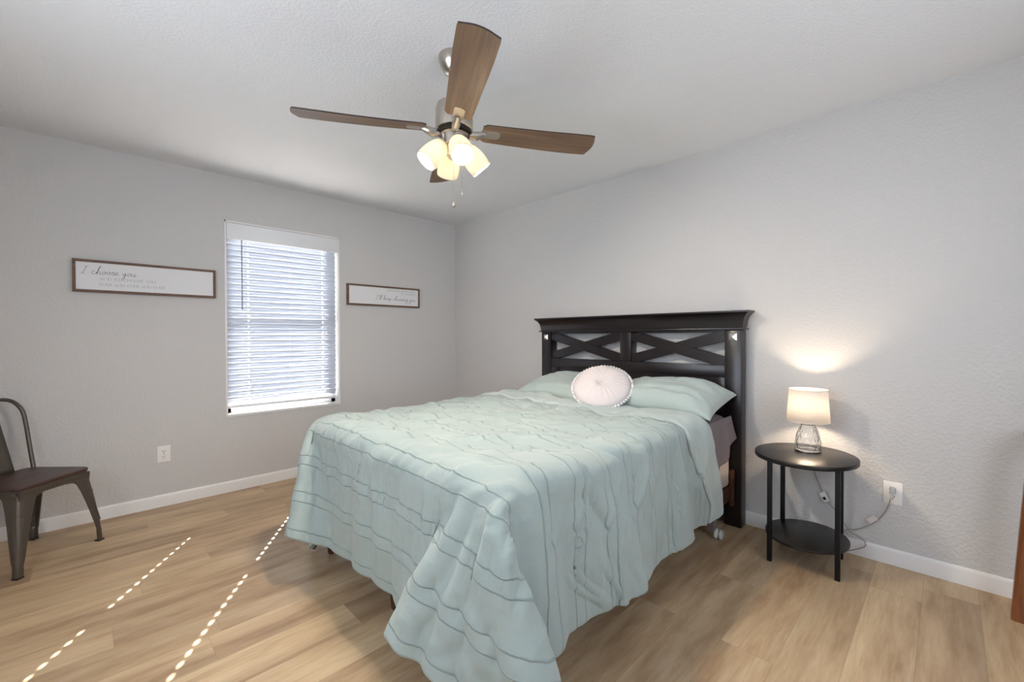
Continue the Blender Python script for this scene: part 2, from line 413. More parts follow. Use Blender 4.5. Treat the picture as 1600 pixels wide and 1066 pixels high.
# ------------------------------------------------------------------ window blind
bl = empty('window_blind', ((WX0+WX1)/2, 0, 1.99)); tag(bl, 'white horizontal slat blind drawn closed over the window', 'blind')
def inbl(o): o.parent = bl; o.matrix_parent_inverse = Matrix.Translation(-Vector(bl.location)); return o
bx0, bx1 = WX0+.016, WX1-.022
bm = bmesh.new(); prism(bm, [(-.012, 1.962), (-.006, 1.956), (.006, 1.956), (.006, 2.082), (-.006, 2.082), (-.012, 2.076)], 0, bx0-.002, bx1+.012, .001, 1)
inbl(bm_obj('valance', bm, M_VINYL))
inbl(one_box('headrail', (bx0, .012, 2.03), (bx1, .062, 2.08), M_VINYL, bev=.003))
CORDX = [-2.036, -1.744, -1.452]
vs, fs = [], []
Wd, tilt, yc = .050, math.radians(65), .040
xs = [bx0]
for c in CORDX: xs += [c-.0056, c+.0056]
xs.append(bx1)
ts = [-.5, -.30, -.145, .145, .30, .5]
z = .702; zt = []
rr_ = random.Random(3)
while z < 2.0:
    dt = math.radians(rr_.uniform(-1.2, 1.2)); ti = tilt+dt
    b0 = len(vs)
    for t in ts:
        a = t*Wd; cv = .0035*(1-(2*t)**2)
        # inner edge up: direction (-y, +z); crown towards outside/up
        y = yc-a*math.cos(ti)+cv*math.sin(ti); zz = z+a*math.sin(ti)+cv*math.cos(ti)
        for x in xs: vs.append((x, y, zz))
    nxs = len(xs)
    for i in range(len(ts)-1):
        for k in range(nxs-1):
            hole = (k in (1, 5)) and i == 2
            if not hole: fs.append((b0+i*nxs+k, b0+i*nxs+k+1, b0+(i+1)*nxs+k+1, b0+(i+1)*nxs+k))
    zt.append(z); z += .0445
sl = mesh_obj('slats', vs, fs, M_SLAT, angle=70); inbl(sl)
md = sl.modifiers.new('thick', 'SOLIDIFY'); md.thickness = .0022; md.offset = 0
inbl(one_box('bottom_rail', (bx0, .018, .640), (bx1, .066, .662), M_VINYL, bev=.004))
for c in CORDX:
    bm = bmesh.new()
    for dx, y in ((.008, .014), (.008, .066)): tube(bm, [(c+dx, y, .66), (c+dx, y, 2.03)], .0008, 5)
    inbl(bm_obj('ladder_cord', bm, M_VINYL))
    inbl(lathe_obj('cord_button', [(.005, 0), (.005, .006)], M_VINYL, None, 12, Matrix.Translation((c, .040, .634))))
M_WAND = plain('clear_grey_wand', srgb(140, 144, 152), .25)
inbl(tube_obj('tilt_wand', [(-2.093, -.018, 1.955), (-2.093, -.019, 1.70), (-2.093, -.018, 1.41)], .0045, M_WAND, seg=6))

# ------------------------------------------------------------------ signs
CUR = {
 'I': (.55, [[(.12, .95), (.3, .9), (.55, .98)], [(.36, .92), (.25, .5), (.12, .04)], [(-.08, .0), (.1, .05), (.38, .0)]]),
 'c': (.42, [[(.30, .34), (.2, .42), (.07, .3), (.04, .12), (.15, 0), (.3, .06), (.44, .22)]]),
 'h': (.52, [[(0, .1), (.18, .6), (.31, 1), (.23, 1.04), (.13, .6), (.07, .02)], [(.07, .02), (.13, .27), (.25, .4), (.33, .32), (.31, .1), (.38, .0), (.54, .15)]]),
 'o': (.42, [[(.25, .38), (.09, .32), (.05, .12), (.16, 0), (.3, .1), (.31, .3), (.22, .4), (.3, .29), (.45, .3)]]),
 's': (.36, [[(0, .12), (.2, .44), (.22, .3), (.28, .12), (.17, 0), (.04, .05)], [(.17, 0), (.38, .12)]]),
 'e': (.40, [[(0, .12), (.18, .2), (.26, .34), (.17, .42), (.06, .28), (.07, .08), (.2, 0), (.42, .14)]]),
 'y': (.44, [[(0, .38), (.04, .14), (.15, .06), (.28, .38), (.2, -.3), (.08, -.55), (0, -.38), (.16, -.1), (.44, .2)]]),
 'u': (.46, [[(0, .35), (.03, .08), (.14, .02), (.26, .16), (.3, .38), (.3, .1), (.37, 0), (.5, .14)]]),
 'l': (.30, [[(0, .1), (.2, .6), (.27, .98), (.18, 1.02), (.1, .5), (.1, .08), (.18, 0), (.32, .13)]]),
 'k': (.44, [[(0, .1), (.18, .6), (.27, 1), (.2, 1.02), (.1, .5), (.07, 0)], [(.07, .15), (.26, .4), (.28, .3), (.12, .22), (.3, 0), (.44, .12)]]),
 'p': (.42, [[(.0, .1), (.09, .4), (.04, 0), (-.02, -.5)], [(.04, .18), (.16, .4), (.29, .3), (.26, .08), (.1, .02), (.3, .03), (.44, .16)]]),
 'i': (.28, [[(0, .1), (.09, .4), (.08, .08), (.16, 0), (.3, .12)], [(.13, .58), (.14, .62)]]),
 'n': (.46, [[(0, .35), (.05, .2), (.04, 0)], [(.04, .0), (.11, .28), (.22, .4), (.29, .3), (.28, .06), (.35, 0), (.48, .14)]]),
 'g': (.44, [[(.28, .36), (.12, .38), (.04, .15), (.15, .02), (.28, .2), (.31, .38), (.24, -.3), (.1, -.55), (.02, -.38), (.2, -.08), (.46, .16)]]),
 "'": (.14, [[(.1, 1.0), (.04, .82)]]), ' ': (.34, [])}
CAP = {
 'A': (.75, [[(0, 0), (.36, 1), (.72, 0)], [(.14, .36), (.58, .36)], [(-.06, 0), (.08, 0)], [(.6, 0), (.82, 0)]]),
 'N': (.8, [[(.05, 0), (.05, 1), (.7, 0), (.7, 1)], [(-.05, 0), (.15, 0)], [(.58, 1), (.8, 1)]]),
 'D': (.78, [[(.05, 0), (.05, 1), (.35, 1), (.62, .82), (.7, .5), (.62, .18), (.35, 0), (.05, 0)]]),
 'I': (.3, [[(.12, 0), (.12, 1)], [(0, 0), (.24, 0)], [(0, 1), (.24, 1)]]),
 "'": (.18, [[(.06, 1), (.04, .78)]]), ',': (.2, [[(.08, .08), (.02, -.16)]]),
 'L': (.6, [[(.05, 1), (.05, 0), (.52, 0), (.54, .2)], [(-.05, 1), (.17, 1)]]),
 'C': (.75, [[(.66, .8), (.5, .98), (.3, 1), (.08, .78), (.02, .5), (.08, .2), (.3, 0), (.5, .02), (.68, .2)]]),
 'H': (.8, [[(.07, 0), (.07, 1)], [(.68, 0), (.68, 1)], [(.07, .5), (.68, .5)]]),
 'O': (.82, [[(.36, 1), (.1, .85), (.02, .5), (.1, .15), (.36, 0), (.62, .15), (.7, .5), (.62, .85), (.36, 1)]]),
 'S': (.56, [[(.44, .84), (.3, 1), (.1, .92), (.06, .72), (.24, .54), (.44, .36), (.44, .12), (.24, 0), (.04, .1), (.02, .22)]]),
 'E': (.62, [[(.52, .84), (.52, 1), (.05, 1), (.05, 0), (.54, 0), (.56, .18)], [(.05, .52), (.4, .52)]]),
 'Y': (.7, [[(0, 1), (.33, .5), (.66, 1)], [(.33, .5), (.33, 0)]]),
 'U': (.78, [[(.05, 1), (.05, .3), (.18, .04), (.38, 0), (.56, .06), (.68, .3), (.68, 1)]]),
 'V': (.74, [[(0, 1), (.35, 0), (.7, 1)]]),
 'R': (.7, [[(.05, 0), (.05, 1), (.4, 1), (.54, .86), (.52, .62), (.36, .5), (.05, .5)], [(.3, .5), (.62, 0)]]),
 'W': (1.0, [[(0, 1), (.26, 0), (.48, .9), (.7, 0), (.96, 1)]]),
 'T': (.66, [[(.3, 0), (.3, 1)], [(0, .86), (.02, 1), (.6, 1), (.62, .86)]]),
 'P': (.62, [[(.05, 0), (.05, 1), (.4, 1), (.54, .84), (.52, .6), (.36, .46), (.05, .46)]]),
 'B': (.66, [[(.05, 0), (.05, 1), (.36, 1), (.5, .86), (.46, .6), (.32, .53), (.05, .53)], [(.32, .53), (.54, .42), (.56, .16), (.4, 0), (.05, 0)]]),
 ' ': (.5, [])}
def lettering(name, text, font, x0, x1, zbase, h, y, wpx, mat, parent, slant=0., smooth=True):
    adv = sum(font[c][0] for c in text); sx = (x1-x0)/adv; bm = bmesh.new(); x = x0
    for ch in text:
        a, strokes = font[ch]
        for st in strokes:
            pts = [(x+(p[0]+slant*p[1])*sx, 0, zbase+p[1]*h) for p in st]
            if smooth and len(pts) > 2: pts = [tuple(p) for p in catmull(pts, 5)]
            n = len(pts); L, R = [], []
            for i, p in enumerate(pts):
                q0, q1 = Vector(pts[max(i-1, 0)]), Vector(pts[min(i+1, n-1)]); d = (q1-q0)
                if d.length < 1e-7: d = Vector((0, 0, 1))
                d.normalize(); nn = Vector((-d.z, 0, d.x))*wpx*(.55+.45*abs(d.z))
                L.append(Vector(p)+nn); R.append(Vector(p)-nn)
            for yy in (y,):
                A = [bm.verts.new((v.x, yy, v.z)) for v in L]; B = [bm.verts.new((v.x, yy, v.z)) for v in R]
                A2 = [bm.verts.new((v.x, yy+.0008, v.z)) for v in L]; B2 = [bm.verts.new((v.x, yy+.0008, v.z)) for v in R]
                for i in range(n-1):
                    bm.faces.new((A[i], A[i+1], B[i+1], B[i])); bm.faces.new((A[i], A2[i], A2[i+1], A[i+1])); bm.faces.new((B[i], B[i+1], B2[i+1], B2[i]))
        x += a*sx
    o = bm_obj(name, bm, mat, None, False); o.parent = parent; o.matrix_parent_inverse = Matrix.Translation(-Vector(parent.location)); return o
def sign(x0, x1, z0, z1, label, tl, tr):
    r = empty('wall_sign', ((x0+x1)/2, 0, (z0+z1)/2)); tag(r, label, 'sign', 'framed word signs beside the window')
    f, d = .016, .026
    def par(o): o.parent = r; o.matrix_parent_inverse = Matrix.Translation(-Vector(r.location)); return o
    bm = bmesh.new()
    # mitred frame pieces
    for pts in ([(x0, z0), (x1, z0), (x1-f, z0+f), (x0+f, z0+f)], [(x0, z1), (x0+f, z1-f), (x1-f, z1-f), (x1, z1)],
                [(x0, z0), (x0+f, z0+f), (x0+f, z1-f), (x0, z1)], [(x1, z0), (x1, z1), (x1-f, z1-f), (x1-f, z0+f)]):
        prism(bm, pts, 1, -d-.002, -.002, .0008, 1)
    par(bm_obj('frame', bm, M_SIGNWOOD))
    par(one_box('board', (x0+f-.002, -.020, z0+f-.002), (x1-f+.002, -.004, z1-f+.002), M_PANEL))
    return r
s1 = sign(-3.028, -2.267, 1.490, 1.699, 'long white framed sign left of the window reading I choose you', 0, 0)
lettering('script_lettering', 'I choose you', CUR, -2.988, -2.722, 1.607, .052, -.0208, .0011, M_INK, s1, .15)
lettering('small_lettering', "AND I'LL CHOOSE YOU,", CAP, -2.898, -2.614, 1.572, .017, -.0208, .0008, M_INK2, s1, 0, False)
lettering('small_lettering', 'OVER AND OVER AND OVER', CAP, -2.905, -2.568, 1.535, .017, -.0208, .0008, M_INK2, s1, 0, False)
s2 = sign(-1.252, -.480, 1.493, 1.690, "long white framed sign right of the window reading I'll keep choosing you", 0, 0)
lettering('script_lettering', "I'll keep choosing you", CUR, -.972, -.530, 1.556, .044, -.0208, .0010, M_INK, s2, .15)
lettering('small_lettering', 'WITHOUT PAUSE, WITHOUT A DOUBT,', CAP, -.850, -.528, 1.645, .013, -.0208, .0006, M_INK2, s2, 0, False)
lettering('small_lettering', 'IN A HEARTBEAT,', CAP, -.690, -.528, 1.620, .013, -.0208, .0006, M_INK2, s2, 0, False)

# ------------------------------------------------------------------ outlets
def outlet(loc, rz, label):
    r = empty('wall_outlet', loc, rz); tag(r, label, 'outlet')       # local: plate in x-z plane, faces -y
    bm = bmesh.new(); box(bm, (-.038, -.007, -.0585), (.038, 0, .0585), .003, 2); bm_obj('cover_plate', bm, M_PLATE, r)
    for s in (-1, 1):
        bm = bmesh.new(); pts = []
        for k in range(24):
            a = 2*PI*k/24; pts.append((.017*math.cos(a), max(-.0135, min(.0135, .017*math.sin(a)))+s*.0195))
        prism(bm, pts, 1, -.0088, -.006); rc = bm_obj('receptacle', bm, M_PLATE, r)
        bm = bmesh.new(); zc = s*.0195
        box(bm, (-.0078, -.0094, zc-.001), (-.0052, -.0085, zc+.008)); box(bm, (.0052, -.0094, zc-.0005), (.0078, -.0085, zc+.0075))
        lathe(bm, [(.0028, 0), (.0028, .0009)], 12, Matrix.Translation((0, -.0085, zc-.0075)) @ Matrix.Rotation(PI/2, 4, 'X'))
        bm_obj('slots', bm, M_SLOT, rc)
    lathe_obj('screw', [(.0035, 0), (.003, .0015)], M_SILVER, r, 12, Matrix.Translation((0, -.0065, 0)) @ Matrix.Rotation(PI/2, 4, 'X'))
    return r
outlet((-2.584, 0, .369), 0, 'white double wall outlet with nothing plugged in, under the left sign')
outlet((0, -3.720, .374), -PI/2, 'white double wall outlet with the lamp plugged in, right of the side table')

# ------------------------------------------------------------------ bed
bed = empty('bed', (-1.05, -2.20, 0)); tag(bed, 'dark espresso wooden bed with a crossed lattice headboard against the right wall', 'bed')
def inbed(o, p=None):
    if p is None: o.parent = bed; o.matrix_parent_inverse = Matrix.Translation(-Vector(bed.location))
    else: o.parent = p
    return o
HX0, HX1 = -.105, -.022
PY = [(-1.487, -1.388), (-3.022, -2.922)]
for y0, y1 in PY:
    po = inbed(one_box('post', (HX0, y0, 0), (HX1, y1, 1.240), M_ESP, bev=.003))
    yc_ = (y0+y1)/2; bm = bmesh.new(); h_ = .023
    A = [bm.verts.new((HX0-.001, yc_+sy*h_, 1.188+sz*h_)) for sy, sz in ((-1, -1), (1, -1), (1, 1), (-1, 1))]
    B = [bm.verts.new((HX0-.004, yc_+sy*h_, 1.188+sz*h_)) for sy, sz in ((-1, -1), (1, -1), (1, 1), (-1, 1))]
    ap = bm.verts.new((HX0-.020, yc_, 1.188)); bm.faces.new(A)
    for i in range(4): bm.faces.new((A[i], A[(i+1) % 4], B[(i+1) % 4], B[i])); bm.faces.new((B[i], B[(i+1) % 4], ap))
    st = bm_obj('stud', bm, M_SILVER, None, False); st.parent = bed; st.matrix_parent_inverse = Matrix.Translation(-Vector(bed.location)); st['label'] = 'square silver pyramid stud'
# crown: cove profile swept round the front and both ends
prof = [(0, 1.243), (.004, 1.262), (.007, 1.285), (.013, 1.305), (.026, 1.325), (.040, 1.337), (.046, 1.341), (.046, 1.351)]
bm = bmesh.new(); ya, yb = -3.026, -1.384; rings = []
for o_, z_ in prof:
    rings.append([bm.verts.new(p) for p in ((HX1, yb+o_, z_), (HX0-o_, yb+o_, z_), (HX0-o_, ya-o_, z_), (HX1, ya-o_, z_))])
for i in range(len(rings)-1):
    for k in range(4): bm.faces.new((rings[i][k], rings[i][(k+1) % 4], rings[i+1][(k+1) % 4], rings[i+1][k]))
bm.faces.new(rings[0]); bm.faces.new(rings[-1])
box(bm, (HX0-.016, ya-.014, 1.233), (HX1, yb+.014, 1.2435), .002)
inbed(bm_obj('crown', bm, M_ESP, None, True, 30))
iy0, iy1 = -2.922, -1.487
inbed(one_box('top_rail', (HX0+.014, iy0, 1.216), (HX1-.008, iy1, 1.236), M_ESP))
inbed(one_box('stile', (HX0+.010, -2.256, 1.00), (HX1-.008, -2.165, 1.22), M_ESP, bev=.002))
def bar(y0, z0, y1, z1, w, xa, xb, ylo, yhi, zlo, zhi):
    """diagonal bar clipped to its opening"""
    d = Vector((y1-y0, z1-z0)).normalized(); n = Vector((-d.y, d.x))*w/2; e = d*.2
    poly = [Vector((y0, z0))-e+n, Vector((y0, z0))-e-n, Vector((y1, z1))+e-n, Vector((y1, z1))+e+n]
    def clip(P, f, g):
        out = []
        for i in range(len(P)):
            a, b = P[i], P[(i+1) % len(P)]; fa, fb = f(a), f(b)
            if fa >= 0: out.append(a)
            if (fa >= 0) != (fb >= 0): out.append(a+(b-a)*(fa/(fa-fb)))
        return out
    for f in (lambda p: p.x-ylo, lambda p: yhi-p.x, lambda p: p.y-zlo, lambda p: zhi-p.y): poly = clip(poly, f, None)
    bm = bmesh.new(); prism(bm, [(p.x, p.y) for p in poly], 0, xa, xb, .0012, 1); return bm_obj('lattice_bar', bm, M_ESP)
for y0, y1 in ((-2.165, -1.487), (-2.922, -2.256)):
    inbed(bar(y0+.02, 1.195, y1-.02, 1.03, .070, HX0+.020, HX0+.052, y0, y1, .995, 1.225))
    inbed(bar(y0+.02, 1.03, y1-.02, 1.195, .070, HX0+.014, HX0+.046, y0, y1, .995, 1.225))
inbed(one_box('middle_rail', (HX0+.006, iy0, .930), (HX1-.006, iy1, 1.006), M_ESP, bev=.003))
for ya_, yb_ in ((iy1-.080, iy1), (iy0, iy0+.055)): inbed(one_box('panel_stile', (HX0+.006, ya_, .45), (HX1-.006, yb_, .930), M_ESP, bev=.003))
inbed(one_box('panel', (HX0+.022, iy0+.055, .45), (HX1-.010, iy1-.080, .930), M_ESP))
inbed(one_box('bottom_rail', (HX0+.006, iy0, .38), (HX1-.006, iy1, .45), M_ESP, bev=.003))
inbed(one_box('floor_rail', (HX0+.02, iy0, .03), (HX1-.006, iy1, .13), M_ESP, bev=.003))
for y0, y1 in ((-2.965, -2.940), (-1.475, -1.450)):
    inbed(one_box('side_rail', (-2.06, y0, .165), (HX0, y1, .262), M_BEDWOOD, bev=.003))
inbed(one_box('foot_rail', (-2.085, -2.965, .165), (-2.06, -1.450, .262), M_BEDWOOD, bev=.003))
inbed(one_box('rail_bracket', (-.150, -2.985, .14), (HX0, -2.9655, .36), M_BEDWOOD, bev=.002))
for k in range(6):
    inbed(one_box('bed_slat', (-1.95+.36*k, -2.94, .236), (-1.87+.36*k, -1.475, .258), M_BEDWOOD))
for lx in (-2.02, -1.14):
    for ly in (-2.90, -1.52, -2.21):
        inbed(lathe_obj('leg', [(.016, 0), (.020, .01), (.031, .17)], M_BEDWOOD, None, 16, Matrix.Translation((lx, ly, 0))))
inbed(lathe_obj('leg', [(.016, 0), (.020, .01), (.031, .17)], M_BEDWOOD, None, 16, Matrix.Translation((-1.673, -2.80, 0))))
# clear caster by the head end
M_ = Matrix.Translation((-.345, -2.975, .030)) @ Matrix.Rotation(PI/2, 4, 'X') @ Matrix.Rotation(.0, 4, 'Z')
cs = inbed(lathe_obj('caster', [(.012, -.024), (.026, -.021), (.030, -.012), (.022, 0), (.030, .012), (.026, .021), (.012, .024)], M_CLEAR, None, 24, M_))
cs['label'] = 'clear plastic caster wheel'
o = one_box('caster_stem', (-.365, -2.955, .045), (-.325, -2.925, .17), M_GREY); inbed(o)

# ------------------------------------------------------------------ box spring and mattress
def soft_block(name, lo, hi, r, amp, sc, mat, seed, n=(60, 50, 12)):
    """rounded block with soft fabric undulation"""
    bm = bmesh.new(); bmesh.ops.create_cube(bm, size=2); bmesh.ops.subdivide_edges(bm, edges=bm.edges[:], cuts=39, use_grid_fill=True)
    c = Vector([(a+b)/2 for a, b in zip(lo, hi)]); hf = Vector([(b-a)/2 for a, b in zip(lo, hi)])
    for v in bm.verts:
        p = Vector((v.co.x*hf.x, v.co.y*hf.y, v.co.z*hf.z))
        core = Vector([max(-h+r, min(h-r, q_)) for h, q_ in zip(hf, p)]); d = p-core
        if d.length > 1e-6: p = core+d.normalized()*r
        nn = d.normalized() if d.length > 1e-6 else Vector((0, 0, 0))
        P3 = (p+c)
        f = noise.noise(Vector((P3.x*sc, P3.y*sc, P3.z*sc*.35+seed)))+.5*noise.noise(Vector((P3.x*sc*2.3, P3.y*sc*2.3, P3.z*sc*.6+seed)))
        v.co = P3+nn*f*amp
    return bm_obj(name, bm, mat, None, True, 80)
bs = soft_block('box_spring', (-2.045, -2.965, .262), (-.125, -1.450, .498), .025, .012, 14, M_BEIGE, 3.3)
tag(bs, 'beige cloth covered box spring on the bed frame, under the grey mattress', 'box spring')
mt = soft_block('mattress', (-2.050, -2.975, .500), (-.122, -1.440, .712), .085, .006, 8, M_GREY, 9.1)
tag(mt, 'mattress in a dark grey sheet, showing beside the headboard', 'mattress')
# loose grey sheet corner hanging over the box spring
def sheet_corner():
    n, m = 26, 22; vs, fs = [], []
    for i in range(n+1):
        for j in range(m+1):
            u, v = i/n, j/m
            x = -.72+.585*u; drop = (.255+.03*math.sin(u*5)-.10*max(0, u-.72)/.28)*v
            z = .70-drop-.01*v; w_ = min(1, max(0, (u-.25)/.3)); y = -2.976-w_*(.010+.010*math.sin(u*23+v*3)*v+.012*v)+(.015*(1-v)**3)
            vs.append((x, y, z))
    for i in range(n):
        for j in range(m):
            a = i*(m+1)+j; fs.append((a, a+1, a+m+2, a+m+1))
    o = mesh_obj('sheet_skirt', vs, fs, M_GREY, mt, angle=80); s = o.modifiers.new('s', 'SOLIDIFY'); s.thickness = .003; return o
sheet_corner()

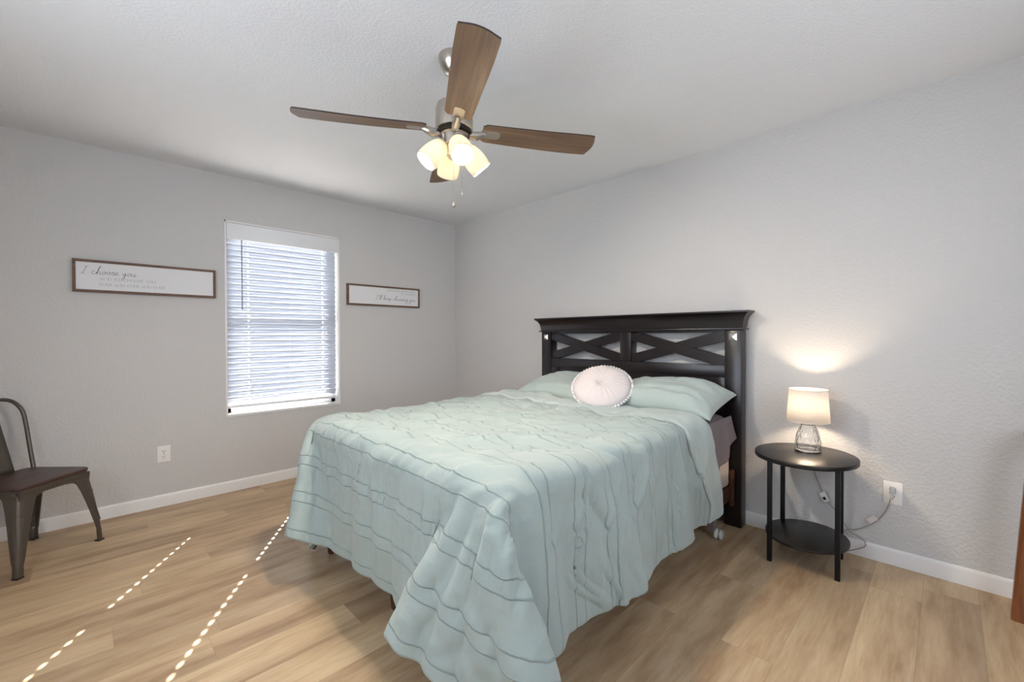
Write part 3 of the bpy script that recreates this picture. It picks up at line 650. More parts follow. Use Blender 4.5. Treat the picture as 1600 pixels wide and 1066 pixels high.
# ------------------------------------------------------------------ comforter (drape stored as a height-true 3D grid, 4.4 cm pitch, as differences in half millimetres)
CLOTH = [
-892,0,-2,-1,0,-1,-1,-1,-2,-2,-2,-2,0,0,0,1,1,-1,-3,0,1,-2,-4,-2,2,2,1,1,2,0,-1,0,0,-5,-4,-2,1,3,2,-2,2,-3,-1,-3,-1,0,1,2,2,1,2,2,1,1,2,1,1,1,2,1,1,
-90,0,1,0,-1,0,0,0,0,1,1,1,0,0,0,1,0,1,1,-1,-2,-1,0,0,-1,0,0,0,0,1,1,1,-1,0,2,1,-1,-1,-2,3,-6,4,-1,1,-1,1,0,0,0,1,0,-1,-1,0,0,0,0,0,-1,-1,0,
-89,-1,0,0,0,0,0,0,1,0,1,0,0,1,0,-1,0,1,2,-2,-1,0,1,0,-1,0,0,1,-2,0,2,-1,1,5,-3,0,0,-2,0,-2,3,-4,2,1,1,0,0,-2,-1,0,1,1,0,-1,-1,1,0,0,0,1,1,
-89,0,0,0,0,0,0,0,1,0,0,1,-1,0,0,-1,-1,2,0,1,-1,0,0,1,0,0,0,-1,1,-1,-1,3,-1,3,0,0,-2,-1,-1,0,-1,2,-1,1,1,0,-2,0,0,-1,1,0,-1,1,0,0,0,0,0,0,-1,
-89,0,0,0,0,0,0,1,0,1,0,-1,1,-2,0,-1,0,-1,2,1,0,0,3,0,0,-2,-1,-1,0,0,1,0,3,-3,3,-1,0,-1,-1,0,0,0,1,1,0,-2,1,1,0,-1,-3,-1,4,0,-1,0,0,0,0,0,0,
-90,0,1,1,1,0,-1,0,0,0,0,1,-1,-1,0,0,0,-1,-1,2,3,1,0,-1,0,-1,-2,0,-1,1,2,0,-3,0,0,2,2,-2,0,0,1,0,0,0,0,0,0,0,1,-1,-1,0,-1,1,1,-1,0,0,1,0,0,
-89,1,-1,0,0,0,2,0,-1,0,0,0,0,1,0,0,-1,-1,-1,3,1,1,1,0,-3,-2,-1,-2,1,5,-2,-3,0,0,2,1,0,4,-6,0,1,0,1,0,0,1,0,0,0,1,-1,-1,0,0,0,0,-1,0,-1,0,0,
-90,0,2,1,0,0,-2,0,1,0,0,0,1,2,-1,0,-1,-1,0,1,1,1,-2,-1,-1,-1,0,0,4,-1,-2,0,2,1,-1,0,2,-3,7,-9,0,2,-1,1,0,1,0,0,-1,2,1,-1,-1,-1,0,0,1,-1,0,-1,-1,
-90,1,-1,-1,0,1,2,1,-1,0,0,0,0,1,-1,0,2,0,0,-4,-1,2,0,0,0,-1,0,3,2,-3,0,0,2,-3,3,-1,-1,5,-7,9,-6,-2,1,-2,5,-1,1,-2,0,-1,0,0,1,-1,0,-1,0,1,-1,1,1,
-87,-1,0,-1,0,1,0,-1,0,1,0,0,1,-2,1,1,-1,0,0,-2,0,-2,0,1,1,3,1,3,-5,0,2,1,-2,1,-2,1,-1,-2,9,-6,3,-3,-2,1,1,1,0,-1,0,-1,0,1,-2,1,0,1,-1,0,0,-1,-1,
-78,-3,-1,0,0,-2,-1,0,1,-2,-1,0,-1,-1,1,0,0,0,-1,0,-1,-1,1,2,2,0,4,-3,-3,-1,4,-1,-3,-1,1,0,-1,0,2,6,-5,2,-2,1,-2,1,1,1,-3,0,-1,0,2,-1,0,-1,0,0,0,0,0,
-87,1,-1,0,-1,0,0,0,-1,1,0,0,0,1,-1,-1,0,-1,1,2,-1,-1,0,1,1,2,-1,0,3,0,-4,0,-1,0,-2,0,4,0,-1,0,7,-5,2,-2,-2,0,2,-2,0,-2,0,1,-1,1,-1,1,1,-1,-1,0,0,
-90,0,1,0,0,1,2,1,1,-2,0,-2,0,-1,1,-1,0,1,-1,-2,1,2,1,0,1,0,0,0,-3,4,-2,-2,-1,0,1,4,-2,3,-3,0,-1,7,-3,-1,0,1,-3,2,-2,0,-1,0,1,-1,0,-1,-1,0,1,-1,0,
-87,3,1,0,0,-1,-2,-1,-1,0,0,0,-1,1,-1,1,-1,0,0,0,0,1,0,-1,0,2,1,-1,0,-5,0,1,3,1,2,-4,5,-2,0,-2,1,0,3,0,-2,-1,-1,0,2,0,1,0,-2,-1,1,0,-1,-1,-1,1,0,
-87,-1,0,0,-1,0,0,-1,0,2,0,0,0,-2,1,0,3,0,-2,-1,0,0,0,0,1,1,-1,-2,-1,0,0,2,2,0,-1,3,-4,2,0,-2,-2,0,1,2,1,-2,1,1,1,1,0,-2,0,1,-2,-2,0,1,2,2,0,
-89,-1,0,0,1,1,1,0,-1,-1,0,1,0,0,-1,2,-1,1,0,0,-1,1,-2,1,0,-1,-1,1,1,-1,1,0,1,2,0,-2,0,-2,-1,4,3,-1,0,-1,1,1,-2,-2,1,1,1,0,-1,-2,-2,2,4,2,0,-1,-1,
-89,-1,-1,3,1,-1,-1,-1,1,0,0,1,0,1,0,-1,0,0,2,0,0,-3,2,1,-1,-2,-1,1,1,1,-2,-1,0,2,1,0,-1,-1,1,-1,-2,0,2,2,-1,-2,1,3,1,0,0,-1,-1,1,5,1,-3,-3,-1,-2,0,
-90,1,1,-2,0,1,-1,1,1,0,0,-1,1,1,0,-2,0,1,1,1,-1,3,-2,-2,-1,1,1,-1,0,0,0,0,0,-1,0,1,0,-3,1,3,2,2,-2,-1,0,0,1,0,-1,-1,0,0,2,-1,-2,-1,0,1,0,1,1,
-89,0,-1,0,-1,0,2,1,-1,0,1,0,0,0,0,0,-1,0,1,1,2,-2,2,0,0,-2,0,0,-1,0,1,0,-1,-1,0,0,-1,5,-4,0,0,0,1,0,-1,-2,1,2,1,1,0,1,-1,3,1,2,1,0,2,2,3,
-89,0,0,-1,1,0,0,0,1,0,-1,0,0,1,0,0,1,-1,0,1,-1,0,0,0,0,1,-1,-1,0,1,1,1,-2,-1,0,1,4,-4,5,-6,0,-1,-1,1,1,2,-1,0,0,1,1,0,0,0,0,-1,1,2,-1,1,-1,
-85,-3,0,0,-1,-1,2,0,-1,0,1,0,0,-2,2,2,-1,-1,0,-1,1,0,-1,1,0,-1,0,2,1,-1,-1,-1,1,-1,0,0,3,2,-7,5,-5,0,2,0,0,2,-2,0,1,1,1,1,-2,-1,0,0,-1,-1,1,-1,0,
-81,2,-5,0,-1,-1,-2,-1,0,1,-1,1,-1,1,0,0,-1,1,-1,0,1,0,0,-2,0,1,2,0,1,1,0,-2,-2,0,0,4,-4,-1,4,-6,5,-4,1,1,0,0,0,2,0,0,-1,0,0,0,0,-1,0,0,0,0,-1,
-84,1,4,-3,-1,-2,-3,0,0,-1,2,0,0,-1,0,0,1,-1,0,1,0,1,-1,0,0,0,0,1,0,-1,-1,2,-2,0,5,-5,-2,-2,1,4,-2,5,0,-4,-1,-1,6,-7,2,1,0,-1,2,-1,-1,1,-1,0,-1,0,1,
-90,0,0,3,2,2,1,-1,-2,-1,-2,0,0,1,0,-1,-1,2,-1,0,0,0,1,1,-1,0,0,0,-1,-1,1,0,3,0,-5,3,-2,2,-1,-1,-1,-1,4,1,-1,2,-5,6,-5,-1,1,1,-1,0,1,-1,1,-1,0,0,-1,
-88,-1,0,-1,0,1,0,1,1,1,-1,0,0,-1,-2,0,2,-1,1,-1,0,0,2,1,1,-2,-1,0,0,0,-1,-1,-1,1,6,-5,1,0,1,0,1,6,-7,-1,1,1,-1,-3,2,0,-2,0,3,0,-1,0,-1,0,0,-1,0,
-88,0,0,1,0,-1,0,-1,1,0,1,-2,0,0,0,1,0,0,0,0,0,-1,0,1,1,1,-1,-1,-1,1,1,-1,1,3,-5,1,-1,2,-1,2,3,-5,1,-1,3,-5,2,-1,0,0,0,0,-1,2,-1,0,0,1,-1,-1,-1,
-88,0,0,0,0,0,0,0,0,0,0,1,0,-2,0,0,1,0,0,1,0,1,-1,0,-1,1,0,-1,1,-1,0,2,1,-1,-2,-1,1,0,2,1,-2,-1,-1,3,-2,1,0,1,0,-2,-1,0,3,-1,-1,0,0,-1,0,-1,0,
-87,0,-1,-1,-1,1,0,1,0,0,0,-1,0,0,0,0,0,1,1,0,0,-1,1,-2,0,0,1,1,-1,0,-1,1,2,-1,-1,3,-1,-1,-1,1,1,0,0,-1,1,1,-1,0,-1,0,1,-1,-2,0,2,-1,0,-1,0,0,-1,
-87,1,0,-3,-1,0,1,0,0,1,0,0,0,0,-1,0,1,2,0,-2,-1,2,-1,0,-1,1,0,1,0,0,0,-1,0,5,0,-5,1,-1,2,-1,0,1,-2,0,-1,1,1,1,0,-1,-1,2,-1,0,-1,0,0,-1,0,0,0,
-88,0,1,3,0,-3,-1,0,0,-1,0,1,-1,0,0,1,0,0,1,0,0,-2,0,1,1,0,1,-1,1,1,0,0,-1,-3,6,-1,-3,0,-1,1,1,-1,1,-2,-1,1,1,-1,0,0,1,0,0,-1,0,0,-1,1,-1,0,-1,
-89,0,0,0,2,2,0,-1,-1,-1,0,0,0,0,1,0,0,-1,-1,1,1,1,-1,-1,1,0,0,0,1,0,1,-1,1,-1,-5,2,2,1,0,0,-1,0,1,1,-3,1,0,0,0,0,0,1,-1,0,0,0,0,-1,0,1,0,
-89,0,0,0,-1,0,1,1,1,0,0,-1,0,0,-1,-1,-1,0,1,1,0,2,-1,0,0,0,0,1,-1,0,1,2,-1,-1,1,0,-1,-1,1,1,0,0,1,1,-1,-2,-2,0,0,1,1,-1,1,0,0,-1,0,1,0,0,2,
-87,0,0,0,-1,0,-1,0,-1,1,0,0,1,2,-1,-1,-1,-2,-1,1,2,1,1,0,0,-1,0,-1,0,1,1,0,0,-2,-4,1,4,1,0,-1,1,0,-1,-1,2,-2,1,-1,0,1,1,0,-1,1,-1,1,-1,0,0,1,8,
-85,-1,1,0,1,0,0,-1,-1,-2,0,1,0,-1,-1,-3,-1,1,1,6,-2,-1,0,1,-1,1,-2,0,1,0,0,1,0,-1,2,-1,-1,0,-1,0,0,1,-1,-1,1,0,-1,1,0,-1,0,1,2,-1,1,-1,1,2,5,8,4,
-90,0,0,1,0,1,0,0,2,1,-1,-1,-1,1,0,0,-1,-2,0,-3,6,-2,2,1,0,-1,1,-1,0,1,-2,-1,-1,1,-1,1,1,2,0,-1,-1,-1,0,0,1,1,0,-1,0,-1,-1,1,1,0,-1,6,10,9,10,7,6,
-90,1,1,0,0,-1,0,1,-1,1,1,0,0,-3,-2,1,2,2,2,-2,-3,2,1,-1,0,1,0,0,1,-1,0,-1,0,0,0,0,2,0,0,0,-1,-1,0,3,0,0,0,-1,-2,-2,-1,5,0,1,18,21,6,7,4,3,7,
-87,2,0,-2,0,0,0,1,1,0,-1,0,-1,-2,3,0,1,0,-3,-1,-1,1,0,1,0,0,1,2,-1,1,-1,-2,-1,0,1,0,0,2,2,-1,-1,-1,1,0,1,1,-1,-1,-1,0,0,-1,15,20,3,-5,4,1,2,0,-5,
-79,-2,-1,0,-1,0,1,-2,-1,-1,1,2,0,-6,2,0,3,2,1,0,-2,-3,0,-1,2,0,0,2,0,-2,0,1,-4,-1,-1,3,5,-3,-1,1,0,2,0,-1,-1,0,-1,-1,0,-3,-1,11,-2,-1,1,-1,1,1,0,1,0,
-65,0,-1,2,1,1,-4,-3,-5,-4,-5,-4,19,-12,33,0,-2,-4,-5,3,-2,-4,-1,3,1,0,0,-2,-1,-1,0,1,5,-1,-2,5,-9,0,-1,0,1,0,-1,-2,-1,2,2,-6,5,-3,13,2,38,-14,-21,-14,-8,-4,-4,-4,-2,
-46,-7,-7,-8,-8,-9,-3,1,7,13,22,43,-65,42,-8,4,0,1,12,-13,-1,2,2,3,3,2,2,1,0,-1,1,-2,-3,6,5,-10,1,1,0,-1,0,-1,-1,2,4,-6,-7,21,-26,-24,34,-9,-14,61,32,-25,-27,-20,-13,-10,-8,
-87,-1,1,5,13,12,21,18,20,24,20,-82,21,-6,0,-10,7,-13,20,23,-8,-2,-1,-1,0,3,0,-1,3,1,-2,2,2,-2,-2,0,0,-2,-2,4,1,-1,0,0,3,-7,17,-25,-35,10,10,31,-38,-10,38,64,3,-19,-23,-14,-11,
-68,13,17,21,13,28,4,15,16,-1,-72,-15,13,-5,-3,-6,4,-8,-12,29,24,-4,-7,-2,6,3,-6,-1,2,1,1,0,1,-2,-2,-1,3,-1,-6,5,3,-1,-1,1,2,5,-8,-38,-4,10,3,25,3,-36,-6,26,61,23,-6,-16,-13,
-8,19,21,2,12,1,18,8,-15,-65,-34,27,-7,7,-6,-4,1,-7,-11,-3,31,14,-7,0,8,-1,-4,-2,4,2,-3,2,1,-1,-5,-2,9,-3,-9,6,5,-1,1,-1,0,5,-33,-16,6,6,5,7,20,-18,-25,-3,21,55,34,4,-11,
42,7,0,15,7,5,-2,-26,-55,-36,18,3,9,8,-30,7,7,-2,-16,-2,11,18,8,-2,7,0,-6,0,4,3,-7,6,1,-2,-9,4,8,-2,-7,-1,8,-1,-1,1,-5,-11,-21,-4,4,6,4,2,25,-3,-26,-15,-1,16,49,36,13,
68,3,6,2,-2,-12,-30,-46,-33,9,10,10,7,-8,-4,-9,2,10,-18,-9,6,19,12,4,4,-2,-5,1,4,-1,-2,2,3,-4,-3,4,2,-2,1,-4,4,2,-7,5,-8,-18,-12,0,5,5,0,0,19,11,-13,-25,-9,-1,15,42,36,
77,3,0,-8,-19,-29,-37,-29,-1,11,16,22,-31,-5,25,-19,-13,22,-9,-19,-6,18,22,8,-1,-1,-2,1,3,-1,0,2,0,-4,-2,2,3,2,-1,-4,3,2,-6,1,-12,-16,-6,1,3,6,1,-2,9,20,1,-23,-19,-6,-1,12,35,
78,-2,-15,-25,-25,-26,-24,-7,6,20,34,-47,31,6,-43,27,6,-38,25,-6,-24,2,27,18,-8,2,2,3,2,0,0,1,-1,-2,-1,1,2,1,-1,-4,2,2,0,-9,-14,-10,-3,2,4,4,-1,1,0,25,2,-7,-23,-14,-5,0,10,
73,-22,-30,-20,-17,-21,-10,5,25,24,-42,16,8,-7,-6,1,0,-4,-11,6,-7,-8,7,16,9,4,5,3,3,2,0,0,-1,-2,-1,0,-2,3,1,-3,-2,2,2,-16,-11,-8,-1,1,5,4,0,1,-4,15,15,3,-16,-22,-13,-1,0,
38,-45,-2,-6,-16,-13,-1,40,3,-38,42,0,-34,7,18,-24,-5,26,-22,-6,-1,2,-6,6,16,9,5,5,3,1,2,-3,-2,-3,4,0,-4,3,3,-5,-4,-1,-2,-13,-9,-5,0,2,5,3,0,1,-3,6,23,0,-2,-21,-17,-10,0,
40,-40,-20,-2,-18,-5,13,-7,-8,44,-11,-19,34,-13,-22,24,-4,-15,10,-2,-18,0,0,3,7,13,7,8,5,-3,4,-5,-1,-1,3,-2,-1,2,1,-2,-3,-4,-8,-10,-8,-4,0,3,4,4,0,1,-3,2,18,9,0,-6,-23,-16,-6,
36,-3,-36,-33,-9,14,0,-9,39,5,-37,17,13,-31,5,13,-6,0,-3,-7,-2,-4,1,1,2,12,15,10,-3,-3,4,1,-1,0,0,0,-2,6,-3,-2,-8,-3,-7,-11,-7,-1,1,2,4,4,0,0,-2,-3,10,21,0,0,-18,-17,-14,
-5970,0,-6,-3,8,-1,1,0,0,1,0,0,0,26,62,81,83,84,86,85,83,83,81,80,81,82,83,82,79,78,80,80,82,79,81,77,80,79,82,78,81,76,83,83,80,81,83,83,84,85,85,65,30,4,0,-2,-3,4,-5,-3,-1,
-8,5,7,3,-8,2,0,0,0,-1,-1,0,1,0,1,0,-1,-1,0,0,0,0,-1,1,2,1,-1,0,0,0,0,1,-3,-1,0,2,0,2,0,3,-5,3,-4,-1,1,2,0,0,1,0,-1,-1,-6,-3,0,4,4,-5,3,3,8,
8,-9,-1,-1,1,-2,-1,-1,1,0,2,1,2,0,1,0,0,0,-2,0,0,-1,0,2,1,0,-2,1,1,1,-1,0,1,2,-4,0,-1,1,1,-1,2,-3,0,0,1,1,1,-1,0,0,0,-1,0,1,2,0,2,4,8,7,2,
-8,1,-2,5,4,2,-4,-4,-3,5,3,-1,2,-2,2,2,1,-1,-2,-2,-1,0,1,1,1,0,1,0,0,0,0,-4,1,0,4,-1,-1,-1,0,1,-1,1,1,-1,1,-1,0,1,-1,0,1,1,-2,3,2,0,0,4,2,2,-2,
-5,-5,-3,1,5,8,6,4,-4,-5,-2,0,-1,2,-1,0,1,0,-1,-1,-3,0,3,1,0,0,1,0,0,0,-2,1,-4,2,0,1,0,0,0,0,1,1,-1,1,0,0,-1,0,-1,0,0,3,-1,-1,-2,1,0,-7,-7,-3,1,
1,-4,-3,-7,-6,-1,9,6,9,0,-3,-2,2,-1,1,0,0,0,0,-2,0,-1,1,1,1,-1,1,-1,1,-1,-3,-3,5,0,-1,1,1,-1,-1,1,1,2,0,0,-2,0,0,1,-3,0,1,-2,2,0,-2,-3,-6,-1,-1,-5,-1,
10,5,-2,-3,-10,-12,-8,2,4,8,7,5,-6,0,-1,1,0,0,0,-1,0,0,0,0,-1,2,-1,0,0,-4,0,5,-1,0,0,2,0,2,-5,0,3,1,1,-1,0,-1,-1,0,0,0,-1,1,0,-4,0,1,2,1,0,-1,-7,
2,7,8,3,4,-4,-12,-8,-6,-4,1,4,5,1,-1,0,-1,0,-1,1,2,1,-3,-2,-1,-1,1,1,-5,4,4,2,1,-2,-1,1,5,-6,4,-4,0,1,0,0,0,1,0,-1,2,-1,-2,0,0,5,6,2,3,-1,-1,-3,-5,
0,-1,3,2,2,8,5,0,-1,-4,-8,-5,-1,1,0,-2,0,-1,2,2,1,-1,-3,-3,-2,0,1,-3,3,3,2,2,2,-1,1,-3,0,6,-6,5,-3,-3,1,0,1,0,0,0,2,-2,-1,0,-1,-2,-2,3,4,5,3,6,5,
-21,2,2,3,2,-1,5,5,5,3,1,-2,-4,1,0,-1,-1,0,0,2,0,-1,-2,-2,-2,0,0,3,4,0,1,0,0,1,-1,-1,-2,1,9,-7,2,-4,-1,0,2,0,3,-2,2,-1,-2,-1,0,-2,-5,-5,-3,1,5,5,7,
-44,5,1,-1,1,5,5,0,1,4,8,8,7,0,0,0,0,0,-1,-1,0,0,0,-1,0,-1,3,2,0,2,1,-2,-2,1,-1,0,0,0,0,6,-7,5,-5,3,2,-3,-1,5,-3,-1,1,-1,-1,9,6,-5,-7,-10,-7,-1,4,
-19,-3,1,1,2,3,2,1,2,3,4,2,1,0,1,-1,-1,0,-1,0,0,0,1,1,-1,2,0,0,-2,0,2,0,-3,0,2,-1,-2,2,-2,1,6,-5,9,-5,-1,0,-2,-1,1,0,0,1,-1,-3,3,14,1,-2,-11,-5,0,
9,-1,1,5,4,3,1,6,1,-5,-9,-7,-8,0,-1,1,-1,0,0,-1,-1,1,3,0,1,-1,0,-2,1,-1,0,-2,0,1,1,-2,2,-3,3,-2,0,7,-3,2,-3,0,1,-1,-1,-1,0,1,1,4,4,-8,-1,2,6,-2,0,
24,9,2,0,-2,-3,-3,-7,-9,-5,-5,-3,2,-2,1,-1,0,1,0,0,0,1,0,3,0,0,-3,0,-1,2,-2,-1,-1,0,-2,5,-3,3,-1,-1,1,0,3,1,-1,0,-3,0,-1,1,0,1,3,1,-20,-4,3,7,11,11,2,
23,-1,0,-4,-5,-6,-6,-4,-3,-3,4,4,1,-2,-1,1,0,0,1,1,0,0,1,1,1,1,-3,-1,0,-1,-2,0,0,0,3,-2,4,-2,-2,0,1,1,-1,0,1,0,-1,0,1,1,-1,0,-3,-12,8,2,5,11,10,5,3,
9,-3,-1,-4,-7,-5,-4,-3,5,10,4,-1,0,-2,0,-1,0,-1,3,0,2,-2,0,1,3,-1,0,-1,-1,0,-2,0,3,0,0,1,-2,0,-2,2,0,0,-1,1,1,1,0,-3,2,1,0,-3,1,0,3,13,16,4,0,0,-4,
-4,3,-5,-12,0,3,4,9,9,-1,-6,-1,1,-1,-1,0,1,-1,0,1,-3,2,1,0,1,1,0,-1,1,-1,1,0,1,0,0,0,0,-1,1,-1,-1,-1,0,0,1,1,1,1,-1,0,-1,-2,1,18,17,4,-7,-6,-6,-6,-4,
-7,-2,-12,8,13,5,2,1,-7,-5,2,1,1,-1,-1,2,-1,1,-1,-1,0,-2,2,0,1,0,0,0,0,0,2,2,0,-1,-1,0,0,-2,1,1,-1,0,0,0,0,1,1,0,0,0,-2,0,9,2,-7,-6,-4,-3,-4,-6,-5,
-9,-3,6,9,-4,-1,3,-3,-1,1,1,0,1,-1,-1,1,0,1,0,0,-1,0,-1,0,-1,0,2,-1,1,1,1,1,-1,0,0,2,-1,3,-3,-1,0,-1,0,0,1,-1,1,0,-1,0,1,-1,-9,-18,-5,-5,-4,-2,-3,-3,-4,
-15,4,8,-2,2,6,-2,-5,0,2,0,1,0,1,-2,-1,2,1,1,-1,0,0,-1,1,-2,1,-1,0,0,1,2,-1,0,1,2,1,4,-6,3,-4,-1,-1,1,2,-1,2,1,-1,-1,-1,0,0,-1,-1,-9,-6,-5,-6,-2,-2,1,
-31,8,7,4,5,1,-10,8,-1,1,4,1,1,1,0,-2,1,1,1,0,0,0,-1,-1,1,0,-1,1,0,1,0,0,-2,2,3,2,0,3,-7,4,-4,-1,2,0,1,0,-1,-1,0,0,-1,0,1,-1,4,2,-3,2,0,1,0,
-41,-3,11,7,2,5,9,9,5,-1,-7,2,2,0,-1,-1,-1,2,0,0,1,-1,0,0,1,-1,1,0,-1,-1,0,0,1,2,2,-3,-4,4,7,-8,7,-5,1,1,-1,-2,1,0,0,-4,2,3,-3,4,-5,2,8,3,2,2,-2,
-35,-2,-5,6,5,2,15,-2,7,6,3,0,1,-1,-1,0,0,0,-1,-2,1,2,0,0,1,-1,-1,1,0,0,0,-1,2,0,-5,0,2,0,2,8,-7,7,0,-4,-1,-2,-5,5,-3,3,0,-1,1,-1,2,-3,-5,-3,-1,-2,0,
2,-5,-10,-9,-5,-4,-3,4,6,7,10,4,2,1,0,-1,0,0,-2,1,1,1,-1,0,-2,0,2,0,1,-1,1,3,-5,-1,4,-5,1,1,0,1,1,2,-6,3,-2,-4,4,-2,5,0,0,0,0,0,0,0,0,-5,-1,0,0,
22,-2,-6,-4,-6,-7,-8,-7,-2,3,6,6,4,0,0,1,1,0,-1,-1,1,1,0,-1,-3,0,1,1,0,1,0,0,1,0,-7,6,0,-1,-3,-3,6,-4,3,-1,-2,1,1,3,0,0,0,0,0,0,0,-2,6,2,-8,3,6,
22,-3,1,1,-1,-1,0,-5,-7,-5,-3,-1,0,1,-1,2,1,0,-1,0,0,2,-2,-1,-1,0,1,1,0,0,-2,-2,3,-1,3,-1,0,0,-1,-1,-2,3,-1,-3,-1,6,0,0,-1,0,3,0,-2,0,1,2,-7,1,4,-4,3,
22,-2,2,-4,1,1,-2,2,-3,-5,-6,-5,-2,1,-1,0,2,-2,0,1,1,0,0,-1,0,0,-1,0,1,0,1,-1,-1,1,1,0,0,0,-1,-1,0,0,0,-2,1,1,1,-1,0,1,1,-2,2,0,-1,0,2,2,5,4,-9,
20,1,-9,-5,-1,6,2,-3,0,-2,-4,-3,-2,-1,2,0,-2,-1,1,1,1,-1,0,-1,2,0,0,0,-2,1,-1,0,0,1,1,-2,0,-2,1,2,1,-1,0,-1,1,0,0,-1,-1,1,0,1,-1,1,0,1,1,6,2,-8,-4,
19,2,6,-8,-9,-9,3,1,-1,3,2,-9,-1,0,3,-1,-1,-2,1,0,1,0,1,0,1,-1,0,-1,0,-1,-1,2,0,-4,1,2,-2,1,1,1,1,1,-2,1,0,0,0,-2,0,1,0,0,0,-1,1,0,0,-4,-12,2,9,
16,2,5,10,0,-11,-10,-4,-7,-6,6,10,-11,2,-1,1,-2,0,-1,1,-1,0,1,1,0,0,-1,0,-1,0,-1,0,0,3,-4,0,1,0,1,2,1,0,-1,-1,2,0,-1,-1,0,0,-1,1,0,0,0,-1,-3,-8,8,3,2,
10,1,0,5,7,9,-6,-6,-2,-7,-12,-2,10,-7,1,0,-1,1,-1,0,0,0,-1,1,0,0,0,-1,1,-1,0,-1,4,-3,1,0,0,-1,1,0,0,0,2,2,-2,0,-2,0,0,0,0,-1,1,0,1,2,7,8,3,5,-5,
2,-3,1,-1,2,4,7,3,2,0,-3,-7,-8,2,0,0,1,-2,1,1,-1,0,0,0,-2,1,-1,0,0,1,1,0,-2,1,-1,2,0,0,-1,1,-1,0,1,3,1,-4,-1,0,0,0,-1,0,1,0,0,1,2,7,7,-1,13,
-20,0,-2,1,1,3,6,8,4,2,1,0,-2,-3,1,1,0,0,1,-1,1,0,0,-2,0,0,-1,-1,2,1,1,0,-1,-1,0,0,0,1,0,0,-1,-1,0,0,2,0,-2,1,0,0,-1,0,1,1,-3,-3,0,1,7,18,19,
-29,0,1,0,-1,-1,2,0,6,10,7,5,0,0,-1,1,1,0,0,-2,1,0,0,0,-1,1,0,0,1,0,1,0,-2,-1,1,-1,1,0,0,0,0,1,-2,1,-2,1,0,0,0,0,-1,1,1,0,-3,2,11,14,13,13,6,
0,-5,1,0,-3,-3,-4,-3,-5,-2,1,7,16,0,0,0,-1,1,-3,3,-3,2,1,0,1,0,-1,1,-2,0,1,0,0,0,-1,2,-1,-1,1,0,-1,0,0,-1,0,1,1,1,-1,-1,1,-1,6,-9,10,24,16,10,9,4,4,
8,8,-1,-2,-1,-3,-2,1,1,-3,-3,-5,-6,8,-2,0,1,1,2,-1,1,-2,0,1,1,0,0,0,0,-2,-2,1,0,-1,2,0,0,-1,0,-1,0,0,1,-2,1,2,1,0,-1,0,0,8,-13,26,33,15,3,2,1,1,0,
23,4,0,-3,-2,1,2,1,-1,0,-1,-6,-10,-9,0,0,1,2,1,0,-2,0,0,-1,2,-1,1,2,-2,-2,-2,-2,1,0,1,1,1,0,-2,-1,0,0,0,0,2,-1,2,-1,2,1,2,5,33,22,3,-2,2,2,0,1,-2,
43,-5,-3,-1,1,0,0,-4,-4,-4,-3,-1,2,-28,13,-1,-2,0,1,0,-2,-1,0,1,0,0,1,0,-1,-2,-2,0,0,0,2,0,0,-1,-1,-1,1,-1,1,0,1,-1,-1,0,1,-1,1,-2,13,13,4,4,2,3,3,1,2,
63,-2,0,2,2,0,-4,-5,-5,-9,-13,-22,-52,53,3,-4,1,-3,1,-2,-1,-1,-1,1,0,0,0,-1,0,0,-1,2,-1,0,-1,-1,0,0,-1,0,1,0,0,-1,0,-1,-1,-3,0,-3,-6,-9,-30,0,8,8,8,6,6,6,7,
76,-5,-7,-8,-12,-18,-18,-21,-22,-19,-17,-5,47,37,2,1,-3,-1,-4,-1,2,0,0,1,-4,0,-3,-1,1,1,3,-1,2,3,-6,-2,-2,2,1,1,-1,0,0,2,-4,0,1,0,-6,-8,-21,2,20,-41,3,-9,-3,3,5,6,5,
19,-16,-17,-18,-21,-12,-12,-5,0,5,13,-2,75,2,1,-2,1,-2,-5,-1,-1,-1,1,-1,0,-2,2,-1,0,1,0,1,0,-1,0,-1,0,-1,0,0,0,1,-1,0,0,0,0,2,-25,5,-11,-14,14,25,-49,7,3,-13,-7,-1,1,
-53,-12,-10,-7,0,5,1,9,16,0,-21,79,5,0,0,0,0,-1,4,-13,0,0,0,-1,0,-1,0,1,0,0,-1,0,0,0,1,-1,0,0,0,0,0,0,0,0,0,1,1,-18,-5,2,-1,-28,0,24,21,-46,-5,17,-7,-13,-5,
-83,1,7,2,7,2,18,14,-22,-17,60,23,-1,1,1,-1,0,-1,0,3,-14,0,1,0,-1,1,0,-1,1,-1,1,-1,1,0,0,0,-1,1,0,-1,0,0,0,0,1,0,-6,-24,10,2,-6,-21,-3,3,27,13,-40,-15,18,6,-11,
-67,5,-1,14,14,14,-9,-33,-8,45,35,2,2,-2,-1,3,-2,0,0,2,-9,-4,1,1,-2,0,-1,2,-1,1,0,0,0,0,-1,0,0,0,0,1,-1,0,0,0,0,-1,-13,-9,6,1,-4,-16,-14,1,10,28,10,-41,-20,14,14,
-40,4,14,12,-9,-26,-23,-2,35,39,8,2,0,0,-1,-1,1,1,-3,6,-9,-7,-1,0,-1,1,0,0,0,1,0,0,0,-1,0,1,-1,0,0,0,0,0,0,0,0,-4,-15,0,4,-1,1,-11,-22,-1,2,17,22,8,-38,-23,7,
-23,13,0,-25,-23,-13,2,28,35,14,9,3,-9,3,5,-9,3,4,-6,6,10,-22,-5,-1,1,0,0,0,1,0,0,0,0,0,-1,1,-1,1,-1,1,-1,0,1,0,-1,-9,-12,4,2,0,1,-4,-26,-5,0,6,19,23,1,-34,-23,
